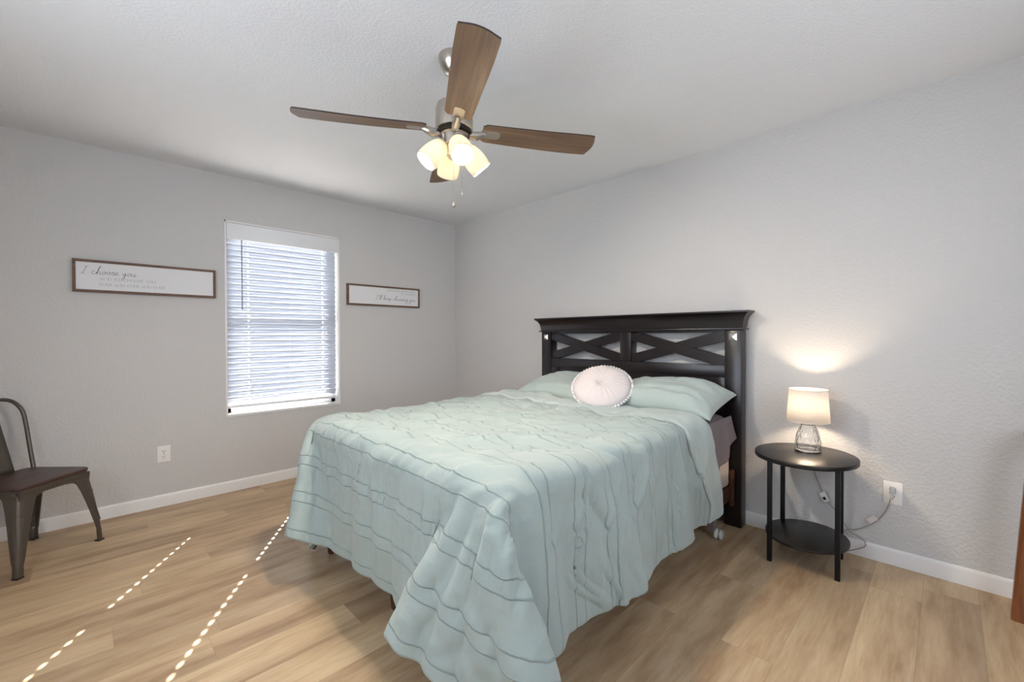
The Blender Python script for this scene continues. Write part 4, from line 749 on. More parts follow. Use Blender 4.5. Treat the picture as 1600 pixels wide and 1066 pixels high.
-20,-7,-25,-17,-5,5,20,30,16,14,3,-12,11,0,-11,10,0,-12,10,-1,18,-5,-20,-4,2,0,1,0,-1,0,1,0,-1,0,0,0,0,0,0,1,0,0,-1,0,-4,-10,-7,4,3,-1,0,1,-19,-17,1,0,10,18,21,-3,-26,
-35,-25,-12,-1,4,14,22,21,26,4,-7,2,2,-1,-2,0,1,-1,-3,1,4,15,-13,-12,-3,0,0,0,-1,0,0,0,1,-1,0,0,0,0,1,0,0,0,0,-2,-7,-8,-5,5,2,-2,0,6,-16,-20,-3,0,2,14,21,12,-9,
-69,-4,1,2,8,19,28,37,-1,-11,9,5,-12,2,7,-9,-1,10,-9,-2,1,-3,9,-5,-10,-1,1,0,-2,0,0,1,0,-1,1,-2,2,-1,0,0,1,0,0,-4,-7,-9,-2,4,2,-1,1,2,-9,-20,-8,0,1,5,16,22,4,
-82,8,5,1,19,32,26,-3,-5,14,-3,-7,10,-1,-9,7,1,-6,3,1,2,0,1,-3,-5,-5,1,-2,-1,1,0,0,0,0,0,1,-1,0,0,-1,2,0,-2,-5,-7,-8,0,4,2,-1,0,4,-6,-16,-16,0,0,1,8,19,20,
-83,1,8,20,36,30,-2,-4,12,-1,-8,5,2,-10,4,2,-1,0,-1,-2,-1,5,-1,-1,-2,-6,-1,-3,2,0,0,0,0,1,0,0,0,-1,-1,0,1,1,-2,-8,-10,-5,4,4,1,-2,0,6,-2,-16,-15,-6,1,0,2,9,21,
381,79,79,79,79,80,79,81,80,80,79,80,80,75,49,10,0,0,0,0,0,0,0,0,0,0,0,0,0,0,0,17,-3,-14,0,0,0,0,0,26,-1,-25,0,5,27,-26,-6,0,0,3,-12,-52,-75,-79,-80,-80,-80,-80,-80,-80,-80,
0,0,-1,0,0,-1,1,-1,0,0,1,1,-1,2,-1,0,0,0,0,0,0,0,0,0,0,0,0,0,0,0,0,-11,25,-8,-6,0,7,-7,0,-26,24,22,-20,-2,-4,4,2,0,0,-3,2,1,-1,-1,1,0,0,0,0,0,0,
-1,0,0,0,-1,1,-1,0,0,1,0,0,1,-1,2,-1,0,0,0,0,0,0,0,0,0,0,0,0,0,0,0,-4,-5,36,-21,-6,-7,7,0,0,-23,21,5,-6,-5,4,4,0,0,0,0,-1,1,-1,0,-1,1,0,1,1,1,
-2,0,1,-1,1,0,0,0,0,0,0,0,0,2,-1,0,0,0,0,0,0,0,0,0,0,0,0,0,0,0,0,22,-12,-32,33,-9,-2,0,0,0,0,-18,21,-3,-9,9,0,0,0,0,1,0,-2,0,-1,1,0,1,0,0,0,
-2,0,1,1,0,-1,1,0,0,0,0,0,0,-1,3,-2,0,0,0,0,0,0,0,0,0,7,-7,0,0,0,12,-7,-34,18,-6,17,0,0,0,0,0,0,-6,6,-9,9,0,0,0,0,-1,1,-1,0,0,0,0,-1,0,0,-1,
-1,1,-1,1,1,1,-1,0,0,-1,0,-1,0,0,0,9,-8,0,0,1,4,-5,0,0,0,6,-3,-3,0,9,12,-44,23,0,0,-1,16,-15,0,0,0,0,0,0,0,0,0,0,0,0,0,-2,0,1,0,0,0,0,-1,-1,0,
1,0,0,0,-1,0,1,0,0,0,-1,0,0,0,-1,-7,8,0,3,14,-11,-6,0,0,0,-13,21,-8,9,19,-48,28,-6,-2,0,-1,7,23,-26,-3,0,0,0,0,0,0,0,0,0,0,0,-1,0,0,0,1,-1,0,0,0,0,
1,0,1,-1,1,-1,-1,0,1,0,1,0,-1,0,-1,0,0,4,8,-30,7,20,-9,0,0,0,-11,22,21,-51,10,0,30,-4,-17,0,-18,24,34,-27,-13,0,0,0,0,1,-1,0,0,0,0,1,-1,-1,1,-1,0,0,0,0,0,
1,0,0,0,0,0,0,0,-1,0,0,1,1,0,-2,0,0,-3,-12,15,0,-9,9,0,0,0,7,15,-54,14,18,-5,-18,26,14,-17,-3,-29,25,46,-15,-19,-5,7,16,-10,-9,-4,8,-8,0,-1,0,0,0,0,0,0,0,0,0,
1,-1,0,1,-1,0,0,0,0,1,0,0,0,0,-1,0,0,-1,1,0,0,3,-3,0,0,6,10,-41,16,9,-4,17,1,-34,12,8,0,-3,-33,17,45,-13,-9,9,-30,28,4,-15,-8,18,-11,0,-1,1,-1,0,0,0,1,0,0,
0,1,0,0,0,0,0,0,1,-1,0,0,-1,1,0,-1,0,1,6,14,1,-15,-6,-1,0,4,-27,16,7,4,11,-27,10,13,-20,9,0,7,10,-50,15,37,-20,-19,14,9,-2,16,-17,-1,4,-3,-1,0,0,0,0,0,-1,0,0,
-1,0,0,0,1,0,0,1,-1,0,0,-1,1,-1,1,0,0,-1,-1,-18,-2,12,9,1,0,-5,5,4,19,6,-19,6,-28,1,11,1,22,-4,-31,12,-32,24,31,-23,3,-5,-13,11,7,-9,6,0,-1,0,-1,1,-1,1,0,0,0,
-3,1,0,0,-1,0,1,-1,-1,1,0,1,0,1,1,0,0,0,-5,4,1,0,0,0,0,-5,5,7,-9,-26,3,9,16,0,0,24,-21,-29,21,5,0,-29,26,11,0,-31,18,-8,14,-4,1,1,0,1,1,-2,1,0,0,0,0,
-3,-1,0,-1,1,0,0,1,1,-1,0,0,1,1,0,1,0,0,0,0,0,0,0,0,0,0,0,-12,-9,23,2,-5,1,7,21,-27,-27,26,0,0,0,0,-23,24,-12,8,3,0,-4,4,0,0,2,-1,-1,1,0,0,0,1,1,
-2,-1,0,1,-1,1,1,-1,0,0,-1,0,-1,0,3,1,3,-3,0,0,0,0,5,-5,0,0,0,0,0,-7,3,7,12,-1,-25,-15,27,14,3,-12,-6,0,0,-4,9,-5,0,0,0,0,0,0,1,0,1,0,0,0,1,1,1,
-2,1,-1,0,0,0,0,0,0,-1,1,-1,0,0,2,12,-13,2,0,4,-2,20,-20,-2,0,0,0,0,0,0,3,0,-18,-6,4,18,7,-5,6,20,6,0,-1,-9,-1,4,-7,-16,-5,0,-1,2,1,0,0,1,3,1,0,0,-1,
-1,-1,1,-1,1,0,-1,0,-1,1,0,0,-1,1,1,0,0,1,0,-4,24,-23,-4,7,0,5,-5,0,0,0,-1,-5,6,0,0,-1,-8,-9,-7,4,12,3,-5,-3,-1,7,12,17,-5,-16,0,1,2,2,2,1,-3,-1,0,-1,-1,
-1,0,-1,1,0,-1,0,0,0,0,0,0,1,-1,1,-7,8,0,0,2,-8,-13,19,0,0,3,-3,0,0,1,-3,13,0,-11,1,14,0,-15,-2,-12,-12,-3,6,7,2,-6,-5,-1,13,16,-3,1,3,-1,-1,-2,1,-1,-1,0,0,
-1,0,1,-1,0,1,-1,0,0,0,0,0,0,1,0,-2,2,0,0,-2,-14,16,0,0,4,-12,8,0,0,8,-8,-11,0,11,7,-14,21,18,-25,-7,0,0,0,10,9,-17,-2,0,-3,0,2,1,-3,-1,0,0,0,0,1,0,2,
0,0,-1,1,-1,0,1,-1,0,0,0,1,0,-1,0,1,0,0,0,0,0,0,0,0,-4,4,0,0,6,-15,9,0,0,0,-8,0,-19,28,30,-20,-11,0,0,-7,7,25,-11,-6,-8,4,-4,-1,-1,0,0,0,-1,1,0,0,-1,
3,-2,-1,0,0,0,-1,1,0,0,0,-1,1,-1,0,3,-2,0,0,0,0,0,0,0,0,0,0,0,-6,6,0,0,0,0,0,8,12,-53,28,33,-20,-8,0,-3,-16,-4,21,-6,14,2,-8,-1,-1,1,-1,0,0,0,0,-1,0,
5,1,-2,-2,0,-2,1,-2,0,0,1,0,-1,0,0,2,-1,0,0,0,10,-10,0,0,0,0,8,-8,0,0,0,2,-2,0,10,20,-44,14,-32,33,28,-23,-4,-2,0,-4,-8,34,-2,-30,10,1,-2,-1,0,0,1,0,-1,0,-1,
4,1,2,-1,-2,-1,-3,1,-1,0,0,0,0,0,0,-3,3,0,0,16,-23,7,0,0,0,15,-20,5,0,0,0,19,-8,0,23,-51,9,8,-1,-22,39,21,-3,-23,-11,10,27,-22,-28,11,2,-1,0,0,0,0,0,-1,0,1,0,
-1,1,1,1,1,1,1,-1,0,-1,-2,0,-2,1,0,0,0,0,9,-23,11,3,0,0,6,-21,12,3,0,0,0,-15,43,5,-44,-10,21,0,0,-6,-1,6,-22,12,22,16,-35,-22,19,11,1,-2,1,-1,1,0,-2,0,0,0,0,
-4,0,1,0,2,1,1,2,0,-1,-1,-1,0,-1,0,1,0,0,-9,7,2,0,0,0,-6,6,0,0,0,0,0,-4,-4,-9,-16,33,0,0,0,6,-25,-21,27,21,9,-45,-1,22,5,2,0,0,-1,1,-1,0,1,-1,0,-1,0,
-3,0,0,0,0,0,0,0,1,1,0,0,0,-1,3,2,-3,0,0,0,0,0,0,0,0,0,0,0,0,0,8,0,-26,-9,27,0,0,0,0,-9,-18,25,15,1,-42,21,22,-14,-1,0,1,-1,0,0,0,0,-1,1,-1,0,0,
-2,-1,0,1,-1,0,0,-1,0,1,1,0,1,0,3,2,-4,0,0,0,0,0,0,0,0,0,0,0,0,0,-8,-1,-4,13,0,0,0,10,-9,-8,7,0,-5,-17,40,3,-22,0,1,0,0,-2,1,0,0,0,1,0,1,0,0,
-2,0,-1,1,0,0,0,0,0,0,1,0,0,1,0,0,0,0,0,0,0,1,-1,4,-4,0,0,0,0,0,0,-1,1,0,7,16,1,-31,6,0,2,-1,-8,17,-24,-8,9,14,0,3,-5,2,0,0,0,0,1,0,0,0,0,
-3,1,1,-1,0,1,0,0,0,-1,0,1,1,0,-3,-1,4,0,0,0,0,6,-6,6,-6,0,0,0,0,0,0,0,7,26,1,-24,-19,6,3,0,9,6,-13,-11,6,3,0,0,0,-3,3,0,0,1,0,0,0,0,0,0,0,
-2,0,-1,1,1,-1,1,0,1,1,-1,0,0,1,0,-4,3,0,1,11,-1,-18,7,0,0,0,0,0,0,0,0,5,16,-27,-27,6,19,8,0,7,-17,-1,31,-14,-6,0,0,0,0,0,0,1,1,-1,1,0,-1,1,0,0,0,
-3,0,1,0,0,1,0,1,-1,0,1,0,-1,2,0,-1,0,0,-1,-11,1,11,0,-10,10,0,0,0,0,0,0,2,-25,-4,19,2,-1,7,0,-1,1,-4,-8,35,-17,-6,0,0,0,0,0,1,0,0,0,0,1,-1,0,1,0,
-1,0,0,0,0,0,0,0,0,1,-1,1,0,0,0,0,0,0,0,0,0,0,0,0,0,0,0,0,0,0,0,-7,8,16,8,0,-13,-11,-1,-6,6,0,-10,-14,41,-12,-5,0,0,0,0,1,2,-1,0,0,-1,0,1,-1,1,
-1,0,0,0,0,0,0,0,0,0,0,0,1,0,0,0,0,0,0,0,8,5,-11,-2,0,0,0,0,0,0,0,1,-1,-1,-1,-1,3,1,-1,0,0,0,0,-5,-18,19,4,0,0,0,1,1,0,1,-1,-1,0,0,0,2,6,
0,0,0,1,0,0,0,0,0,-2,1,-1,1,-1,1,0,0,0,8,24,-8,-22,-1,-1,0,0,0,0,0,9,-9,-1,-5,-10,-7,1,10,10,2,0,0,0,0,0,0,-1,1,0,0,0,0,2,0,-1,0,1,1,3,4,6,2,
-2,1,0,-1,1,0,1,0,0,1,0,0,-2,1,-1,1,1,10,11,-31,-19,13,12,3,0,0,0,0,8,-17,9,0,0,0,0,0,0,2,-2,0,0,0,0,0,0,0,0,0,0,0,1,0,0,2,0,4,7,6,6,4,4,
-1,-1,0,0,-1,1,-1,1,0,0,0,2,1,-1,0,0,-1,-6,-23,7,19,4,2,-2,0,0,0,0,-8,8,0,0,7,-7,0,3,13,-12,-4,0,0,0,0,1,-1,0,0,0,0,0,-1,7,-5,3,11,14,2,4,2,3,4,
-2,-1,0,0,0,0,0,0,0,0,-1,0,0,3,0,1,0,-4,6,3,3,0,-8,0,2,0,-2,0,0,0,1,5,-13,20,7,3,-23,-6,6,0,0,1,4,-6,1,0,0,1,-1,0,-1,0,18,8,4,-5,4,0,1,-1,-3,
-4,1,0,0,1,-1,0,-1,1,0,1,-3,1,-6,-21,-1,3,3,-1,-2,0,3,4,2,-1,1,3,1,0,0,-1,-6,13,-8,-3,-8,-1,17,0,0,-1,-1,-4,5,0,0,0,-3,1,-5,-3,-7,13,8,3,1,2,2,1,2,0,
-4,0,1,0,0,0,0,0,0,0,-2,-1,-20,-11,-36,-1,4,2,4,-3,-1,0,3,0,0,1,2,1,0,-2,-1,0,-6,-1,-1,-1,12,1,0,-1,0,-1,0,1,1,-2,-1,7,-4,4,-12,4,-1,5,4,8,3,4,4,3,4,
-3,-1,-1,0,-1,-2,-1,-3,-4,-4,-5,-13,3,-54,6,-3,2,2,-3,3,0,-3,0,1,0,-1,-1,-1,-1,1,0,1,0,-2,-2,4,0,-2,1,0,0,1,0,-1,-1,1,3,-4,6,9,-8,5,4,11,10,-7,-1,0,2,1,3,
-9,-2,-2,-4,-5,-2,-5,-2,-2,-4,-3,-3,-43,1,0,2,-1,6,-8,-1,-1,0,0,0,1,0,-1,0,0,0,1,0,-1,0,0,0,0,1,0,0,0,-1,0,0,1,0,0,0,20,-10,0,2,1,-1,6,19,1,-6,-5,-1,0,
-23,-2,-4,-3,-1,-3,0,-2,-2,1,-8,-35,-3,1,1,2,-1,2,8,-13,-2,0,0,0,-1,-1,0,-1,1,1,0,0,0,0,0,0,0,0,0,0,0,1,-1,0,0,1,0,12,1,-7,2,4,1,-1,-1,5,15,9,-3,-5,-3,
-34,-2,-3,1,-1,-1,0,0,0,-10,-27,-7,2,-3,2,1,-1,3,4,3,-13,-1,0,0,-1,1,-1,0,0,0,1,0,1,-1,0,1,-1,0,-1,1,0,0,0,0,-1,1,3,13,-6,-3,0,7,-1,1,-3,-1,5,13,10,2,-5,
-42,0,2,-1,0,1,-1,-1,-10,-21,-11,2,-3,0,7,-2,-2,0,6,1,-7,-5,0,-1,0,-1,1,0,-1,1,0,1,0,0,0,-1,0,0,0,-1,1,0,1,-1,1,0,9,3,-4,-3,2,4,3,-1,0,-2,-1,3,12,10,6,
-42,0,1,1,0,-1,-4,-9,-16,-11,-1,-3,-1,2,0,2,0,-3,6,5,-4,-7,-2,0,0,0,0,0,0,0,1,0,-1,0,0,0,-1,-1,1,1,-1,0,0,1,0,4,6,0,-3,-1,0,2,7,-1,0,-1,-2,-1,2,9,10,
-41,1,-1,-1,-2,-4,-6,-12,-11,-4,-4,-1,4,0,-5,5,4,-5,0,9,7,-14,-5,-1,-1,0,0,1,1,-1,0,-1,1,0,0,-1,0,0,-1,1,0,1,0,0,1,5,5,-2,-3,-1,0,2,6,1,0,-1,-1,-1,-1,1,6,
-41,0,-2,-3,-4,-4,-9,-10,-6,-7,-1,4,-3,-1,9,-7,-2,9,-6,1,15,-2,-14,-3,-1,0,1,1,0,0,-2,1,0,0,-1,0,0,0,1,-1,1,-1,1,1,3,4,4,-3,-3,-2,1,0,6,4,-1,0,-2,-1,-1,0,0,
-41,-3,-4,-4,-2,-6,-7,-10,-8,-1,5,-3,-1,1,1,0,0,1,4,-1,2,9,-7,-9,-3,-1,1,0,0,0,-1,0,0,0,0,0,1,0,-1,0,0,0,0,2,4,5,1,-2,-3,-1,0,-2,5,6,0,0,1,-1,-1,-1,-1,
-44,-8,0,0,-5,-8,-12,-10,0,8,-7,1,4,-1,-4,6,1,-6,6,2,-1,-1,5,-4,-7,-1,-1,0,0,-1,1,0,-1,0,1,0,0,0,0,0,-1,1,1,2,3,4,0,-1,-3,-2,0,0,3,5,2,-1,0,1,0,-2,0,
-6,-44,-3,-1,-8,-14,-7,1,6,-12,3,3,-4,3,4,-6,1,4,-4,0,7,0,1,-2,-4,-4,0,-2,0,1,0,-1,1,-1,0,0,1,0,0,-1,0,0,2,3,3,3,1,-4,-1,-1,0,-1,2,4,3,0,0,0,0,0,-1,
0,-18,-32,-11,-15,-8,0,3,-8,3,5,-3,-2,4,0,-3,2,-1,2,2,1,2,-1,0,-2,-4,-3,0,0,-1,1,0,-1,0,0,1,0,1,-1,-1,0,1,2,4,4,2,-2,-2,-3,0,1,-1,0,4,4,0,1,-1,0,0,0]
G = np.cumsum(np.cumsum(np.array(CLOTH, dtype=float).reshape(3, 51, 61).transpose(1, 2, 0), axis=1), axis=0)/2000.0
GX0, GX1, GY0, GY1 = -.46, -2.62, -3.47, -1.10
def up1(A, k):
    """Catmull-Rom upsampling along axis 0"""
    n = A.shape[0]; P = np.concatenate([2*A[:1]-A[1:2], A, 2*A[-1:]-A[-2:-1]]); out = []
    for s in range(k):
        t = s/k; a, b, c, d = P[0:n-1], P[1:n], P[2:n+1], P[3:n+2]
        out.append(.5*(2*b+(c-a)*t+(2*a-5*b+4*c-d)*t*t+(3*b-a-3*c+d)*t**3))
    R = np.stack(out, 1).reshape((n-1)*k, *A.shape[1:]); return np.concatenate([R, A[-1:]])
def upsample(A, k): return up1(up1(A, k).swapaxes(0, 1), k).swapaxes(0, 1)
K = 6; Gf = upsample(G, K); NI, NJ = Gf.shape[:2]
U = np.linspace(GX0, GX1, NI)[:, None]*np.ones((1, NJ)); V = np.linspace(GY0, GY1, NJ)[None]*np.ones((NI, 1))
def normals(A):
    a = np.gradient(A, axis=0); b = np.gradient(A, axis=1); n = np.cross(b, a); return n/np.maximum(np.linalg.norm(n, axis=2, keepdims=True), 1e-9)
def vnoise(x, y, seed):
    """smooth value noise, vectorised"""
    xi, yi = np.floor(x).astype(int), np.floor(y).astype(int); fx, fy = x-xi, y-yi
    fx, fy = fx*fx*(3-2*fx), fy*fy*(3-2*fy)
    def hsh(a, b):
        v = (a*374761393+b*668265263+seed*982451653) & 0xffffffff; v = ((v ^ (v >> 13))*1274126177) & 0xffffffff; return ((v ^ (v >> 16)) & 0xffff)/65535.*2-1
    return (hsh(xi, yi)*(1-fx)+hsh(xi+1, yi)*fx)*(1-fy)+(hsh(xi, yi+1)*(1-fx)+hsh(xi+1, yi+1)*fx)*fy
mk_ = np.clip((V+1.75)/.35, 0, 1)*np.clip((-2.02-U)/.25, 0, 1)
Gf[..., 1] = np.where(Gf[..., 1] > -1.42, Gf[..., 1]+mk_*(-1.42-Gf[..., 1])*.50, Gf[..., 1])
Gf[..., 0] = np.where(Gf[..., 0] < -2.13, Gf[..., 0]+mk_*(-2.13-Gf[..., 0])*.40, Gf[..., 0])
N0 = normals(Gf)
if N0[20, NJ//2, 2] < 0: N0 = -N0
footd = np.clip((-2.12-U), 0, 1); sided = np.clip(-2.99-V, 0, 1)
ontop = np.clip((U+2.16)/.1, 0, 1)*np.clip((V+3.03)/.1, 0, 1)
# gathered pleats fanning down from the foot edge
ple = vnoise(V*34+1.5*vnoise(U*5, V*5, 5), U*2.2, 1)*np.exp(-((U+2.20)/.13)**2)*.011+vnoise(V*16, U*2+4, 2)*np.clip(footd*6, 0, 1)*.009
# vertical creases on the side drop
sid = (vnoise(U*20+1.2*vnoise(V*5, U*5, 8), V*2.0, 3)*.011+vnoise(U*42, V*3.0, 13)*.003)*np.clip((-2.90-V)*6, 0, 1)*np.clip((U+2.25)*8, 0, 1)
# long soft creases across the top
d1, d2 = U*.707-V*.707, U*.707+V*.707
wr1 = vnoise(d1*1.7+3, d2*11, 4); wr2 = vnoise(d1*3.1, d2*24, 6); wr3 = vnoise(U*14, V*9, 7)
def ridge(n, w=.30): return np.clip(1-np.abs(n)/w, 0, 1)**1.4
rd = ridge(vnoise(d1*1.6+9, d2*8+2*vnoise(d1*2, d2*2, 31), 14))*.009+ridge(vnoise(d1*2.8, d2*17, 16), .25)*.006
ple = ple+ridge(vnoise(V*22+2*vnoise(U*3, V*4, 33), U*2.4, 19), .28)*np.exp(-((U+2.23)/.16)**2)*.008
sid = sid+ridge(vnoise(U*13+1.6*vnoise(V*4, U*3, 35), V*1.6, 23), .25)*.010*np.clip((-2.93-V)*8, 0, 1)*np.clip((U+2.2)*8, 0, 1)
top = rd*ontop+(np.sign(wr1)*np.abs(wr1)**1.0*.015+wr2*.008+wr3*.003)*ontop
# quilted puff between stitched pairs
f_ = np.mod(U, .172); puff = .0035*np.sin(PI*np.clip((np.mod(f_-.076, .172))/.126, 0, 1))
Gd = Gf+N0*(ple+sid+top+puff)[..., None]
# the turned-down end slants: shift head rows
hd = np.clip(1-(GX0-U)/.55, 0, 1); dn = np.clip((-2.93-V)/.45, 0, 1)
Gd[..., 0] -= hd*(.13-.19*dn)
Gd[..., 2] = np.maximum(Gd[..., 2], .005)
def grid_mesh(name, A, UU, VV, mat, parent=None, flip=False, extra=None):
    n, m = A.shape[:2]; idx = np.arange(n*m).reshape(n, m)
    q4 = np.stack([idx[:-1, :-1], idx[1:, :-1], idx[1:, 1:], idx[:-1, 1:]], -1).reshape(-1, 4)
    if flip: q4 = q4[:, ::-1]
    me = bpy.data.meshes.new(name); me.vertices.add(n*m); me.vertices.foreach_set('co', A.reshape(-1).astype(np.float32))
    me.loops.add(q4.size); me.loops.foreach_set('vertex_index', q4.reshape(-1).astype(np.int32))
    me.polygons.add(len(q4)); me.polygons.foreach_set('loop_start', np.arange(0, q4.size, 4, dtype=np.int32)); me.update(calc_edges=True)
    uvl = me.uv_layers.new(name='UVMap'); uvv = np.stack([UU.reshape(-1)[q4.reshape(-1)], VV.reshape(-1)[q4.reshape(-1)]], 1)
    uvl.data.foreach_set('uv', uvv.reshape(-1).astype(np.float32))
    me.materials.append(mat); me.polygons.foreach_set('use_smooth', [True]*len(me.polygons)); me.validate()
    o = bpy.data.objects.new(name, me); COL.objects.link(o); o.parent = parent; return o
cf = empty('comforter', (-1.3, -2.2, .70)); tag(cf, 'pale aqua comforter with stitched pintuck lines draped over the bed', 'comforter')
def incf(o): o.parent = cf; o.matrix_parent_inverse = Matrix.Translation(-Vector(cf.location)); return o
Nn = normals(Gd); flip = Nn[30, NJ//2, 2] < 0
body = incf(grid_mesh('quilt_body', Gd, U+3.0, V+5.0, M_COMF, flip=flip))
so = body.modifiers.new('thick', 'SOLIDIFY'); so.thickness = .016; so.offset = -1
# rolled hem along the free edges
hem = [Gd[i, 0] for i in range(36, NI, 2)]+[Gd[-1, j] for j in range(0, NJ, 2)]+[Gd[i, -1] for i in range(NI-1, 0, -2)]
hem = [Vector(p) for p in hem]; hh = [hem[0]]
for p in hem[1:]:
    if (p-hh[-1]).length > .004: hh.append(p)
incf(tube_obj('hem', [p+Vector((0, 0, .004)) for p in hh], .0065, M_BAND, seg=7))
# turned-down band showing the paler reverse
nb = 54; Nd = normals(Gd); Nd = -Nd if flip else Nd
down = np.clip((-2.95-V[0])/.45, 0, 1); dl = np.clip((V[0]+1.45)/.3, 0, 1)
Lw = .365-.175*down-.10*dl                                          # width of the band across the bed
step = (U[0, 0]-U[1, 0])
ss = np.linspace(0, 1, nb+1)[:, None]*Lw[None]                      # distance from the fold
ri = ss/step; r0_ = np.clip(np.floor(ri).astype(int), 0, NI-2); fr = (ri-r0_)[..., None]; jj = np.arange(NJ)[None]*np.ones_like(r0_)
A = Gd[r0_, jj]*(1-fr)+Gd[r0_+1, jj]*fr
Ub = GX0-ss; Vb = V[:nb+1]
lift = .026*np.sqrt(np.maximum(0, 1-(1-np.minimum(ss/.022, 1))**2))*(.45+.55*np.sqrt(np.maximum(0, 1-(1-np.minimum((Lw[None]-ss)/.012, 1))**2)))
for _ in range(30): A[1:-1, 1:-1] = .5*A[1:-1, 1:-1]+.125*(A[2:, 1:-1]+A[:-2, 1:-1]+A[1:-1, 2:]+A[1:-1, :-2])
Na = normals(A); Na = -Na if flip else Na
wv = .007*vnoise(Ub*9, Vb*7, 21)+.004*vnoise(Ub*20, Vb*18, 22)
topb = A+Na*(lift+.009+wv)[..., None]; botb = A+Na*.009
topb[0] += np.array([.004, 0, 0]); 
loop = np.concatenate([topb, botb[::-1][1:]], 0); UU = np.concatenate([Ub, Ub[::-1][1:]-2], 0); VV = np.concatenate([Vb, Vb[::-1][1:]], 0)
incf(grid_mesh('turned_down_band', loop, UU+3, VV+5, M_BAND, flip=flip))
bm = bmesh.new()
pts = [Vector(p) for p in (A[nb]+Na[nb]*.012)[::2]]; tube(bm, pts, .0030, 6); incf(bm_obj('hem_gap_shadow', bm, M_GAPSHADOW))  # dark tube standing in for the shadow in the hem gap

# ------------------------------------------------------------------ pillows
def pillow(name, w, d, h, mat, M, seed, droop=0.0, n=64):
    """w along local y, d along local x, h thickness"""
    xs_ = np.linspace(-1, 1, n+1); X, Y = np.meshgrid(xs_, xs_, indexing='ij')
    ax, ay = np.abs(X), np.abs(Y)
    core = np.clip(1-ax**2.6, 0, 1)**.55*np.clip(1-ay**2.6, 0, 1)**.55
    # edges bow in between the corners
    sx = 1-.10*(1-Y**2)*ax**3+.02; sy = 1-.07*(1-X**2)*ay**3+.02
    ns = vnoise(X*3+seed, Y*3, seed)*.14+vnoise(X*7+seed, Y*2.5+Y*X*3, seed+1)*.09+vnoise((X+Y)*9, (X-Y)*2, seed+2)*.03
    Zt = h*.56*core*(1+ns)+.004; Zb = -h*.44*core-.004
    # corner creases
    ang = np.arctan2(ay-.2, ax-.2); cr = .010*np.sin(ang*14+seed)*np.clip((ax*ay-.18)*2.5, 0, 1)*core
    Zt = Zt+cr
    Zt = Zt-droop*ay**3.5; Zb = Zb-droop*ay**3.5
    T_ = np.stack([X*d/2*sx, Y*w/2*sy, Zt], -1); B_ = np.stack([X*d/2*sx, Y*w/2*sy, Zb], -1)
    me_v = np.concatenate([T_.reshape(-1, 3), B_.reshape(-1, 3)]); m = n+1; idx = np.arange(m*m).reshape(m, m); fs = []
    q = np.stack([idx[:-1, :-1], idx[1:, :-1], idx[1:, 1:], idx[:-1, 1:]], -1).reshape(-1, 4); fs += q.tolist(); fs += (q[:, ::-1]+m*m).tolist()
    per = list(idx[:, 0])+list(idx[-1, 1:])+list(idx[::-1, -1][1:])+list(idx[0, ::-1][1:-1]); L = len(per)
    for i in range(L): a, b = int(per[i]), int(per[(i+1) % L]); fs.append([b, a, a+m*m, b+m*m])
    me = bpy.data.meshes.new(name); me.from_pydata(me_v.tolist(), [], fs); me.update()
    uvl = me.uv_layers.new(name='UVMap'); li = np.empty(len(me.loops), np.int32); me.loops.foreach_get('vertex_index', li)
    uvl.data.foreach_set('uv', (me_v[li][:, :2]+seed).reshape(-1).astype(np.float32))
    me.materials.append(mat); me.polygons.foreach_set('use_smooth', [True]*len(me.polygons))
    me.transform(M); o = bpy.data.objects.new(name, me); COL.objects.link(o); return o
def PM(loc, ry, rz, rx=0): return Matrix.Translation(loc) @ Matrix.Rotation(rz, 4, 'Z') @ Matrix.Rotation(ry, 4, 'Y') @ Matrix.Rotation(rx, 4, 'X')
pr = pillow('bed_pillow', .70, .47, .17, M_PIL, PM((-.370, -2.650, .818), math.radians(-11), math.radians(2), math.radians(0)), 11, .035)
tag(pr, 'pale aqua pillow at the right of the headboard, its corner jutting over the grey sheet', 'pillow', 'bed pillows')
pl = pillow('bed_pillow', .72, .48, .15, M_PIL, PM((-.345, -1.860, .808), math.radians(-12), math.radians(-2)), 4, .02)
tag(pl, 'pale aqua bed pillow at the left of the headboard, half behind the round cushion', 'pillow', 'bed pillows')

# round white cushion with pom-poms
nrm = (Vector((-.71, -.70, 0))*.60+Vector((-.71, .70, 0))*.20+Vector((0, 0, .78))).normalized()
RC = .184; cen = Vector((-.618, -2.350, .870))
Mc = frame_M(cen, nrm, (0, 0, 1))
cu = empty('round_cushion', (cen.x, cen.y, .77)); tag(cu, 'round white velvet cushion with pom-pom edging in front of the pillows', 'cushion')
def incu(o): o.parent = cu; o.matrix_parent_inverse = Matrix.Translation(-Vector(cu.location)); return o
bm = bmesh.new(); prof = []
NR, NS = 26, 120; ringsT = []
def cz(t): return .062*max(0, 1-t**2.6)**.55*(1-.42*math.exp(-(t/.16)**2))
for side in (1, -1):
    prev = None
    for i in range(NR+1):
        t = i/NR
        if i == 0: ring = [bm.verts.new(Mc @ Vector((0, 0, side*cz(0))))]
        else:
            ring = []
            for k in range(NS):
                a = 2*PI*k/NS; pl_ = .0022*math.sin(a*26+2*math.sin(a*3))*math.sin(PI*min(1, t*1.02))**.6
                ring.append(bm.verts.new(Mc @ Vector((RC*t*math.cos(a), RC*t*math.sin(a), side*(cz(t)+pl_*(1 if t < .99 else 0))))))
        if prev is not None:
            if len(prev) == 1:
                for k in range(NS): bm.faces.new((prev[0], ring[k], ring[(k+1) % NS]))
            else:
                for k in range(NS): bm.faces.new((prev[k], prev[(k+1) % NS], ring[(k+1) % NS], ring[k]))
        prev = ring
bmesh.ops.remove_doubles(bm, verts=bm.verts[:], dist=1e-5)
incu(bm_obj('cushion_body', bm, M_VELVET, None, True, 80))
